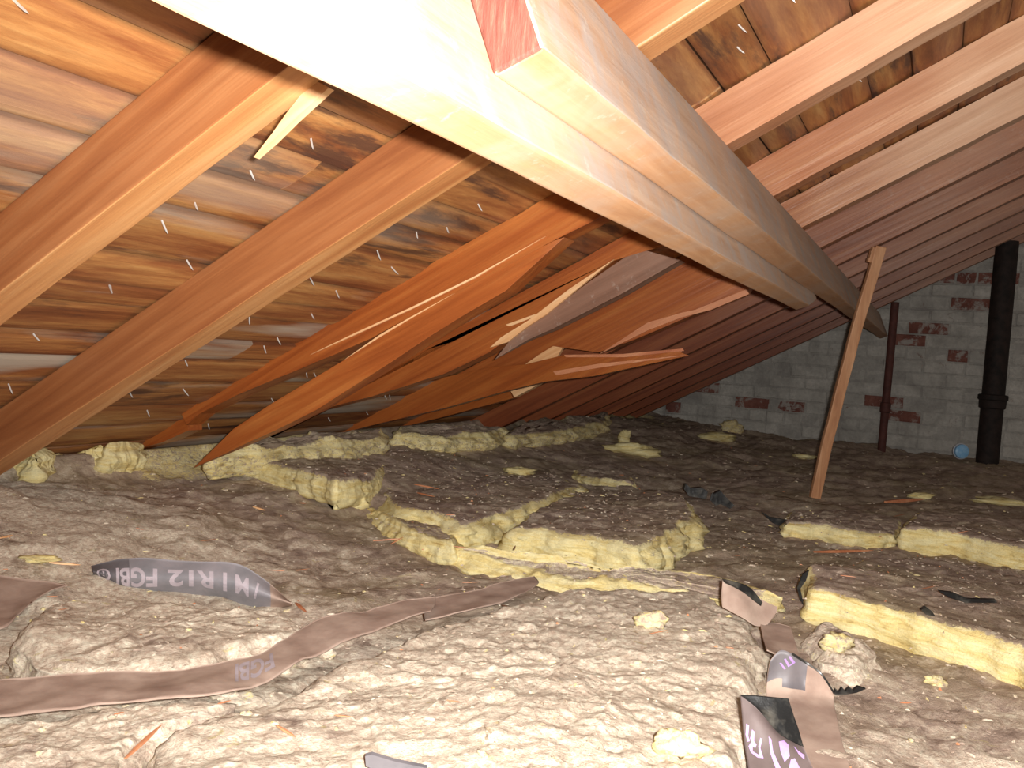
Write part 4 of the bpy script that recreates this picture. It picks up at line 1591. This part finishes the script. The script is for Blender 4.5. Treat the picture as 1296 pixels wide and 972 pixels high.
# ------------------------------------------------------------------ slivers of wood on the wool
def sliver(label, a, b_, w, mat, bend=0.0, lift=0.004, group=None, name='wood_sliver'):
    p, q = hit(*a), hit(*b_)
    up = Vector((0, 0, 1))
    ax = (q - p)
    sd = ax.cross(up).normalized()
    verts, faces = [], []
    n = 8
    for i in range(n + 1):
        f = i / n
        c = p.lerp(q, f) + up * (lift + w * 0.5) + sd * (bend * math.sin(math.pi * f))
        k = max(0.12, math.sin(math.pi * min(1, f * 0.9 + 0.1)) ** 0.6)
        for (i_, j_) in ((-1, -1), (1, -0.7), (0.8, 0.8), (-0.9, 0.6)):
            verts.append(c + sd * (i_ * w / 2 * k) + up * (j_ * w * 0.4 * k))
    for i in range(n):
        for k in range(4):
            j = (k + 1) % 4
            faces.append((4 * i + k, 4 * i + j, 4 * i + 4 + j, 4 * i + 4 + k))
    faces.append((3, 2, 1, 0))
    faces.append((4 * n, 4 * n + 1, 4 * n + 2, 4 * n + 3))
    o = mk(name, verts, faces, mat)
    fix_normals(o)
    tag(o, label, 'wood sliver', group)
    return o


sliver('long pinkish wood sliver lying between the two right batts', (1030, 703), (1105, 701), 0.010, M_SLIV)
sliver('orange wood sliver on the dark dust right of the leaning stick', (1120, 640), (1170, 636), 0.018, M_SLIV)
sliver('pair of reddish slivers left of the crevice, longer one', (472, 688), (508, 685), 0.004, M_SLIV)
sliver('pair of reddish slivers left of the crevice, shorter slanted one', (494, 692), (510, 683), 0.003, M_SLIV)
sliver('pale pink sliver on the torn batt, upper one', (524, 616), (556, 622), 0.006, M_SLIV)
sliver('pale pink sliver on the torn batt, lower one', (528, 627), (550, 632), 0.006, M_SLIV)
sliver('orange slanted sliver in the bottom left foreground', (158, 968), (205, 924), 0.004, M_SLIV)
sliver('small orange red sliver right of the printed strip end', (374, 768), (388, 780), 0.005, M_SLIV)
sliver('thin brown twig-like sliver right of the printed strip', (340, 725), (392, 723), 0.0025, M_SLIV, bend=0.01)
sliver('short orange sliver in the pale foreground at left', (350, 925), (374, 940), 0.003, M_SLIV)
sliver('whitish sliver left of the printed strip', (62, 717), (102, 720), 0.005, M_FRESH)
sliver('short pale sliver near the left edge of the photo', (0, 686), (16, 682), 0.005, M_FRESH)
sliver('short pale sliver on the brown dust above the printed strip', (320, 645), (336, 650), 0.006, M_FRESH)
sliver('tiny dark twig standing in the yellow crevice wool', (650, 703), (652, 697), 0.003, M_SLIV, lift=0.01)
for k in range(26):
    px, py = random.uniform(20, 1280), random.uniform(620, 950)
    if 900 < px < 1110 and py > 740 or (100 < px < 370 and 690 < py < 775):
        continue
    L_ = random.uniform(8, 26)
    a = random.uniform(-0.6, 0.6)
    sliver('tiny reddish wood splinter scattered on the insulation', (px, py), (px + L_ * math.cos(a), py + L_ * 0.4 * math.sin(a)), random.uniform(0.0015, 0.003),
           M_SLIV, group='scattered wood splinters', name='wood_splinter')

# ------------------------------------------------------------------ crumbs and fibres lying on everything
def crumbs():
    V, F, fm, torn, pale = [], [], [], [], []
    n = 0
    while n < 6500:
        if n < 5000:
            y = 0.75 + 1.9 * random.random() ** 1.3
        else:
            y = random.uniform(2.0, 5.4)
        x = random.uniform(-1.62, 0.95)
        n += 1
        z = drop(x, y)
        if z > H + (D_RAFT + math.sin(TH) * x) / math.cos(TH) - 0.02:
            continue
        b0 = len(V)
        sz = random.uniform(0.0010, 0.0028) * (1 + 0.2 * y)
        a = random.uniform(0, 6.283)
        ln = random.choice([0.8, 1.2, 2.6])
        ca, sa = math.cos(a), math.sin(a)
        for (dx, dy, dz) in ((-1, -.6, -.2), (1, -.7, -.2), (.8, .7, -.2), (-.9, .6, -.2), (-.4, -.2, .6), (.5, .2, .5)):
            dx *= ln * random.uniform(.6, 1.2)
            dy *= random.uniform(.4, 1.1)
            V.append((x + sz * (dx * ca - dy * sa), y + sz * (dx * sa + dy * ca), z + sz * (dz * random.uniform(.5, 1.2) + 0.15)))
        for q in ((3, 2, 1, 0), (0, 1, 5, 4), (2, 3, 4, 5), (1, 2, 5), (3, 0, 4)):
            F.append(tuple(b0 + i for i in q))
        k = random.random()
        fm += [1 if k < 0.03 else 0] * 5
        torn += [0.75 if k > 0.93 else 0.0] * 6
        pale += [random.choice([0.0, 0.2, 0.5, 0.8])] * 6
    o = mk('wool_crumbs', V, F, M_WOOL, mats=[M_WOOL, M_SLIV], fmat=fm, attrs={'torn': torn, 'pale': pale})
    tag(o, 'dusty crumbs of wool and wood strewn over all the insulation', 'crumbs', kind='stuff')


crumbs()
